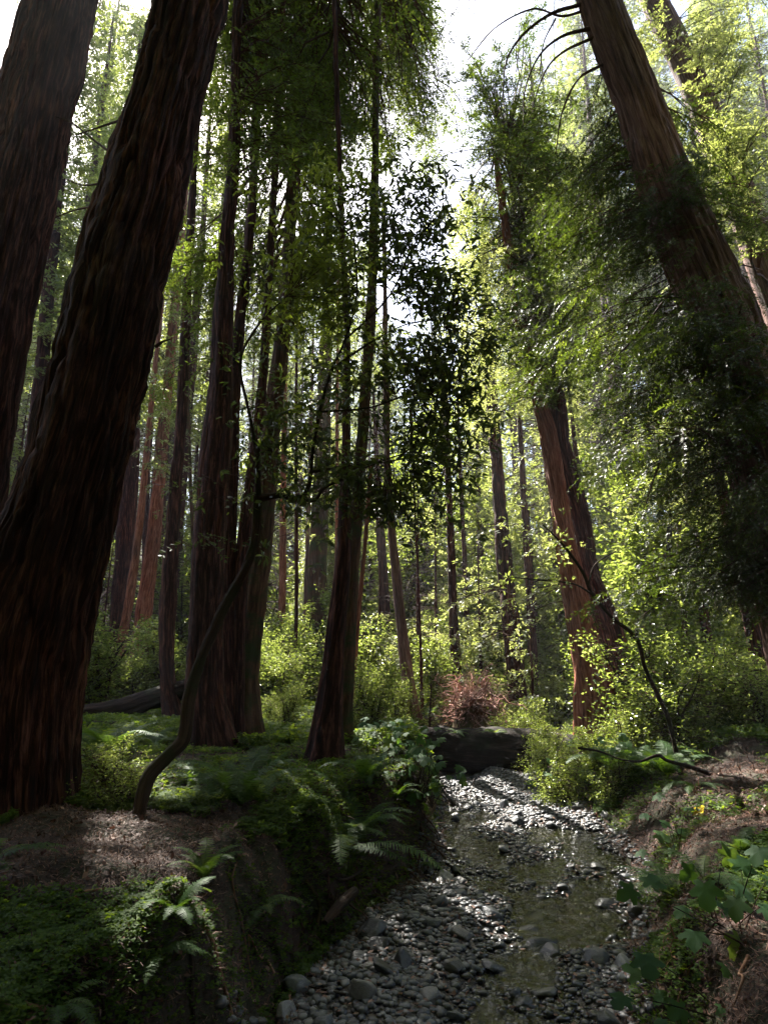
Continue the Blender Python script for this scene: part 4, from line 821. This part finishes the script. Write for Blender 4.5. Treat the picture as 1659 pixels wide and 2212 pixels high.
def thimble(pxs, base, Y, size, label, seed, n_st=5):
    rng = np.random.default_rng(seed); b = ground_hit(*base) if Y is None else at(*base, Y); b[2] = height(b[0], b[1]); Yb = b[1]
    root = empty('thimbleberry', b, label, 'plant', 'lobed-leaf plants by the creek'); org = np.array(root.location)
    C = np.array([at(x, y, Yb + rng.normal() * .22) for x, y in pxs]); g = Geo(); gl = Geo(); ts = np.linspace(0, 1, 6)
    hub = b + rng.normal(size=(n_st, 3)) * [.12, .12, 0]
    for i, c in enumerate(C):
        h = hub[i % n_st]; mid = h * .4 + c * .6; mid[2] = max(mid[2], (h[2] + c[2]) / 2 + .15 * abs(c[2] - h[2])); Pp = np.array([h, mid, c]); Pr, rr, _ = resample(Pp, [1, 1, 1], 6)
        tubes_many(g, Pr[None], (.005 * (1.3 - ts))[None]); hd = nrm(np.array([c[0] - h[0], c[1] - h[1] - .3, 0]) + rng.normal(size=3) * [.4, .4, 0] + 1e-6)
        palm_leaf(gl, c, nrm(hd - UP * .25), nrm(UP + rng.normal(size=3) * .35 + np.array([0, -.5, 0])), size * (.65 + .5 * rng.random()), rng)
    g.build('stem', M['bark_thin'], root, origin=org); gl.build('foliage', M['maple'], root, smooth=True, origin=org)
rr_ = random.Random(3)
def cloud(x0, y0, x1, y1, n): return [(x0 + (x1 - x0) * rr_.random(), y0 + (y1 - y0) * rr_.random()) for _ in range(n)]
thimble(cloud(850, 1565, 950, 1640, 26) + cloud(790, 1600, 960, 1690, 30) + cloud(940, 1655, 1020, 1690, 9) + cloud(860, 1690, 960, 1760, 12), (905, 1745), None, .17, 'large lobed-leaf plant on the tip of the left bank over the gravel', 501, 7)
thimble(cloud(770, 1545, 870, 1600, 24), (830, 1650), None, .15, 'taller lobed-leaf plant glowing behind the one on the bank tip', 502)
thimble(cloud(380, 1640, 640, 1740, 40), (520, 1700), None, .09, 'scattering of small lobed leaves in the middle of the left bank', 503, 9)
thimble(cloud(1180, 1660, 1300, 1720, 14) + cloud(1150, 1640, 1200, 1700, 6), (1250, 1720), None, .16, 'lobed-leaf plant overhanging the sunlit gravel on the right', 504)
thimble(cloud(1280, 1580, 1360, 1640, 18), (1330, 1690), None, .17, 'vivid green lobed-leaf plant at the right bank rim', 505)
thimble([(1430, 1715), (1400, 1760), (1440, 1775), (1415, 1800), (1470, 1790), (1450, 1830), (1395, 1840), (1480, 1745)], (1460, 1850), None, .2, 'lobed-leaf plant on the upper part of the right bank slope', 506)
thimble([(1370, 1920), (1405, 1915), (1500, 1880), (1560, 1850), (1530, 1940), (1600, 1880), (1590, 1940), (1640, 1960), (1480, 1960), (1620, 2010), (1550, 2000), (1655, 1900), (1585, 1910), (1520, 1905), (1560, 1965), (1600, 2030), (1500, 2010), (1640, 1830), (1575, 2060)], (1540, 2010), None, .2, 'lobed-leaf plant in the middle of the right bank above the pale roots', 507)
thimble([(1385, 2110), (1350, 2150), (1440, 2150), (1500, 2100), (1530, 2060), (1570, 2090), (1480, 2180), (1560, 2170), (1430, 2200), (1390, 2060)], (1500, 2200), None, .18, 'lobed-leaf plant at the bottom right corner by the water', 508)
# yellow leaf cluster
rng = np.random.default_rng(3); p = ground_hit(1510, 1760); g = Geo(); C = np.array([at(1500 + 22 * rng.random(), 1735 + 35 * rng.random(), p[1] - .1) for _ in range(14)])
leaves(g, C, rng.normal(size=(14, 3)) - UP * .6, rng, .07, .04, lanes=False); o = g.build('fallen_leaves', M['yellowleaf'], origin=p); o.location = tuple(p); tag(o, 'bright yellow leaf cluster on the right bank', 'leaves')

# ------------------------------------------------------------------ exposed roots on the banks
def rootlets(name, label, boxes, seed, mt, r=.006, n0=40, hang=.5, group='exposed roots in the banks'):
    rng = np.random.default_rng(seed); g = Geo(); org = None
    for x0, y0, x1, y1, n in boxes:
        for _ in range(n):
            p = ground_hit(x0 + (x1 - x0) * rng.random(), y0 + (y1 - y0) * rng.random()); p = p - nrm(p) * .03
            if org is None: org = p
            L = hang * (.3 + .9 * rng.random()); d = np.array([rng.normal() * .5, -.35 * rng.random() - .1, -1.0 + rng.normal() * .35]); P = p + nrm(d) * (np.linspace(0, 1, 7) * L)[:, None] + np.cumsum(rng.normal(size=(7, 3)) * .022, axis=0)
            P[:, 2] = np.maximum(P[:, 2], height(P[:, 0], P[:, 1]) - .01)
            tubes_many(g, P[None], (r * (.4 + rng.random() ** 3 * 1.8) * np.linspace(1.1, .4, 7))[None])
    o = g.build(name, M[mt], origin=org); o.location = tuple(org); return tag(o, label, 'roots', kind='stuff')
rootlets('roots', 'fine roots hanging from the undercut left bank', [(700, 1880, 960, 1960, 150), (880, 1760, 965, 1860, 80), (620, 1960, 800, 2080, 90)], 601, 'twig', .006, hang=.45)
rootlets('roots', 'pale tangled roots tumbling down the right bank', [(1370, 1960, 1480, 2100, 90), (1420, 1900, 1500, 2000, 50)], 602, 'palewood', .006, hang=.4)
rootlets('roots', 'reddish roots dangling from the overhanging right bank lip', [(1240, 1710, 1420, 1770, 170)], 603, 'deadwood', .005, hang=.35)

# ------------------------------------------------------------------ stones and gravel
import bmesh
def rock_mesh(seed, sub):
    bm = bmesh.new(); bmesh.ops.create_icosphere(bm, subdivisions=sub, radius=1); co = np.array([v.co[:] for v in bm.verts]); f = np.array([[v.index for v in fc.verts] for fc in bm.faces]); bm.free()
    rng = np.random.default_rng(seed)
    for _ in range(13):                       # shave a few flat sides
        n = nrm(rng.normal(size=3)); d = .5 + .35 * rng.random(); k = co @ n; co = co - np.outer(np.maximum(k - d, 0), n) * .85
    co = co * (1 + .10 * fbm(co[:, 0] * 1.3 + seed, co[:, 1] * 1.3, co[:, 2] * 1.3, 3)[:, None]); return co, f
RK = []
for i in range(12):
    co, f = rock_mesh(i * 7 + 1, 4); g = Geo(); g.add(co, f, rng.random()); o = g.build('stone', M['stone']); RK.append(o)
rng = np.random.default_rng(31); placed = []; LST = 'grey rounded stone lying among many others on the creek bed'; GST = 'stones on the creek bed'
used = set(); special = [(780, 2150, .15, 'pale oval stone at the bottom of the gravel bar'), (830, 2100, .15, 'grey angular stone on the lower gravel bar'), (870, 2085, .17, 'blocky bluish stone beside the grey angular one'), (1165, 2045, .18, 'long flat stone lying in the lower stream'), (955, 1905, .17, 'large dark wet boulder under the left bank'),
          (1250, 1805, .12, 'white sun-bleached stone standing in the far shallows'), (1315, 1770, .13, 'upright grey stone at the foot of the right bank'), (1090, 1840, .13, 'dark wet stone in the middle of the stream'), (1290, 2080, .14, 'rounded green-grey stone beside the riffle'), (1310, 1990, .12, 'round dark stone near the right bank'), (930, 2160, .13, 'half-sunk flat stone at the bottom edge'), (1210, 1925, .12, 'light slab at the top of the brown pool')]
def put_stone(i, x, y, s, lb, grp):
    k = i % 12
    if k in used: o = RK[k].copy(); COL.objects.link(o)
    else: o = RK[k]; used.add(k)
    z = float(height(x, y)); fl = .45 + .25 * rng.random(); o.scale = (s * (.85 + .4 * rng.random()), s * (.7 + .3 * rng.random()), s * fl); o.location = (x, y, z + s * fl * .25)
    o.rotation_euler = (rng.normal() * .25, rng.normal() * .25, rng.random() * 6.28); tag(o, lb, 'stone', grp); placed.append((x, y, s))
for i, (px, py, s, lb) in enumerate(special): p = ground_hit(px, py); put_stone(i, p[0], p[1], s * .8, lb, GST)
i = 0; t = 0
while len(placed) < 290 and t < 20000:
    t += 1; y = 4.0 + 9.6 * rng.random() ** 1.15; x = xL(y) - .1 + (xR(y) - xL(y) + .15) * rng.random(); s = .034 + .105 * rng.random() ** 2.0
    wdist = abs(x - xW(y)); 
    if wdist < .3 and rng.random() < .2: continue
    if any((x - a) ** 2 + (y - b) ** 2 < (.8 * (s + c)) ** 2 for a, b, c in placed): continue
    put_stone(len(placed) + 5, x, y, s, LST, GST)
co, f = rock_mesh(3, 2); g = Geo(); n = 24000; y = 3.8 + 10 * rng.random(n) ** 1.1; x = xL(y) - .12 + (xR(y) - xL(y) + .3) * rng.random(n); kp = height(x, y) > WZ - .13 + .08 * rng.random(n); x = x[kp]; y = y[kp]; n = len(x)
s = .008 + .04 * rng.random(n) ** 2.2; z = height(x, y); rot = rng.random(n) * 6.28; c_, s_ = np.cos(rot), np.sin(rot)
sx = s * (.8 + .6 * rng.random(n)); sy = s; sz = s * (.45 + .3 * rng.random(n)); X = co[None, :, 0] * sx[:, None]; Yq = co[None, :, 1] * sy[:, None]
Vv = np.stack([x[:, None] + X * c_[:, None] - Yq * s_[:, None], y[:, None] + X * s_[:, None] + Yq * c_[:, None], z[:, None] + sz[:, None] * .35 + co[None, :, 2] * sz[:, None]], -1)
nv = len(co); g.add(Vv.reshape(-1, 3), (np.arange(n)[:, None, None] * nv + f[None]).reshape(-1, 3), np.repeat(rng.random(n), nv)); tag(g.build('gravel', M['stone']), 'small grey pebbles between the creek stones', 'gravel', kind='stuff')

# ------------------------------------------------------------------ haze
HZ = .0010
if HZ:
    m, t = mat('haze'); pv = N(t, 'ShaderNodeVolumePrincipled'); pv.inputs['Density'].default_value = HZ; pv.inputs['Color'].default_value = (.93, .95, 1, 1); pv.inputs['Anisotropy'].default_value = .05
    t.links.new(pv.outputs[0], N(t, 'ShaderNodeOutputMaterial').inputs[1])
    g = Geo(); X0, X1, Y0, Y1, Z0, Z1 = -175, 175, -65, 245, -4, 90
    g.add([(X0, Y0, Z0), (X1, Y0, Z0), (X1, Y1, Z0), (X0, Y1, Z0), (X0, Y0, Z1), (X1, Y0, Z1), (X1, Y1, Z1), (X0, Y1, Z1)], [(0, 3, 2, 1), (4, 5, 6, 7), (0, 1, 5, 4), (1, 2, 6, 5), (2, 3, 7, 6), (3, 0, 4, 7)])
    tag(g.build('haze', m, smooth=False), kind='stuff')
# ------------------------------------------------------------------ ground cover
rng = np.random.default_rng(61)
def scatter(n, y0, y1, umax, pw=1.6):
    y = y0 + (y1 - y0) * rng.random(n) ** pw; x = (rng.random(n) * 2 - 1) * umax * y; return x, y
def onbank(x, y, m=.15): return (x < xL(y) - m) | (x > xR(y) + m)
def cover_mask(x, y): return fbm(x * .8 + 4, y * .8, 5.5, 3)
def sorrel(x, y, size, v0):
    n = len(x); z = height(x, y) + size * (.5 + .9 * rng.random(n)); C = np.stack([x, y, z], 1); nn = nrm(UP + rng.normal(size=(n, 3)) * .28); a0 = rng.random(n) * 6.28; q = []; vv = []
    A = nrm(np.cross(nn, rng.normal(size=(n, 3)))); B = np.cross(nn, A); sz = (size * (.6 + .7 * rng.random(n)))[:, None]; v = np.clip(v0 + rng.normal(size=n) * .18, 0, 1)
    for k in range(3):
        t = a0 + k * 2.094; d = A * np.cos(t)[:, None] + B * np.sin(t)[:, None]; e = np.cross(nn, d)
        q.append(np.stack([C, C + d * sz * .38 + e * sz * .24 - nn * sz * .06, C + d * sz * .5 - nn * sz * .02 , C + d * sz * .38 - e * sz * .24 - nn * sz * .06], 1)); vv.append(v)
    return np.concatenate(q), np.concatenate(vv)
g = Geo()
for n, y0, y1, sz in ((110000, 2.0, 7, .045), (120000, 5, 15, .065), (60000, 10, 26, .12)):
    x, y = scatter(n, y0, y1, .68, 1.2); cm = cover_mask(x, y); k = onbank(x, y, .24 - .2 * (rng.random(n) < .5)) & (cm > -.3 + .3 * rng.random(n) - .25 * (y > 7) - .25 * ((x < xL(y)) & (x > xL(y) - .8)) + .45 * ((x > 1) & (y < 9))) & ~((x < -1.6) & (y > 4.0) & (y < 6.2) & (cm < .25)); q, v = sorrel(x[k], y[k], sz, .5 + .22 * (y[k] > 6.3) * (x[k] < 1) + .15 * cm[k].clip(-1, 1)); g.quads(q, v)  # sunlight put into the colour: farther left-bank sorrel is made lighter
tag(g.build('ground_cover', M['sorrel'], smooth=False), 'low clover-like sorrel carpeting both banks', 'ground cover', kind='stuff')
g = Geo()
for n, y0, y1, L in ((100000, 2.0, 8, .055), (40000, 7, 16, .14)):
    x, y = scatter(n, y0, y1, .68, 1.1); k = onbank(x, y, -.05) ; x = x[k]; y = y[k]; n = len(x); z = height(x, y) + .006 + .02 * rng.random(n); P_ = np.stack([x, y, z], 1); D_ = rng.normal(size=(n, 3)) * [1, 1, .28]
    d = nrm(D_); l = (L * (.4 + .9 * rng.random(n)))[:, None]; sv = nrm(np.cross(d, UP)) * (.0022 + .0035 * rng.random((n, 1)) ** 3) * (L / .07); cv = np.cross(sv, d); cv = nrm(cv) * l * .15 * rng.normal(size=(n, 1))
    q1 = np.stack([P_ - sv, P_ + d * l * .5 - sv + cv, P_ + d * l * .5 + sv + cv, P_ + sv], 1); q2 = np.stack([P_ + d * l * .5 - sv + cv, P_ + d * l - sv * .4, P_ + d * l + sv * .4, P_ + d * l * .5 + sv + cv], 1)
    v = rng.random(n) ** 1.6; g.quads(q1, v); g.quads(q2, v)
n = 26000; x, y = scatter(n, 2, 9, .68, 1.0); k = onbank(x, y, -.05); x = x[k]; y = y[k]; n = len(x); P_ = np.stack([x, y, height(x, y) + .012 + .015 * rng.random(n)], 1); d = nrm(rng.normal(size=(n, 3)) * [1, 1, .35]); l = .012 + .04 * rng.random((n, 1)) ** 2.5; sv = nrm(np.cross(d, UP + rng.normal(size=(n, 3)) * .4)) * l * (.2 + .3 * rng.random((n, 1)))
g.quads(np.stack([P_, P_ + d * l * .5 + sv, P_ + d * l, P_ + d * l * .5 - sv], 1), rng.random(n) ** 1.3)
n = 7000; x, y = scatter(n, 4, 14, .5, 1.0); k = ~onbank(x, y, 0) & (height(x, y) > WZ - .02); x = x[k]; y = y[k]; n = len(x); P_ = np.stack([x, y, height(x, y) + .02 + .03 * rng.random(n)], 1); d = nrm(rng.normal(size=(n, 3)) * [1, 1, .3]); l = .02 + .04 * rng.random((n, 1)); sv = nrm(np.cross(d, UP)) * l * .3
g.quads(np.stack([P_, P_ + d * l * .5 + sv, P_ + d * l, P_ + d * l * .5 - sv], 1), rng.random(n))
tag(g.build('leaf_litter', M['dry'], smooth=False), 'brown redwood needles and twigs littering the ground', 'leaf litter', kind='stuff')
rng = np.random.default_rng(91)
for i, (px, py) in enumerate([(300, 2100), (480, 2130), (560, 2060), (420, 2190), (150, 1960), (90, 1990), (650, 2120), (520, 1990), (60, 2190), (230, 2200), (340, 1930), (620, 2180), (1500, 2050), (1600, 2120), (1450, 2200), (700, 2150), (250, 2020), (1080, 1800)]):
    p = ground_hit(px, py); a = rng.random() * 6.28; L = .18 + .35 * rng.random(); t_ = np.linspace(-.5, .5, 5); Q = p + np.outer(t_ * L, [math.cos(a), math.sin(a), 0]) + rng.normal(size=(5, 3)) * .015; Q[:, 2] = height(Q[:, 0], Q[:, 1]) + .025
    g = Geo(); tube(g, Q, np.array([.008, .009, .008, .006, .003]) * (.6 + .9 * rng.random()), 7, 24, .001, 20, i, cap=True); o = g.build('stick', M['palewood' if i % 3 else 'log'], origin=p); o.location = tuple(p); tag(o, 'short fallen twig lying on the ground beside the creek', 'stick', 'fallen twigs on the banks')
print('verts', sum(len(m.vertices) for m in bpy.data.meshes), 'polys', sum(len(m.polygons) for m in bpy.data.meshes), 'objs', len(bpy.data.objects))
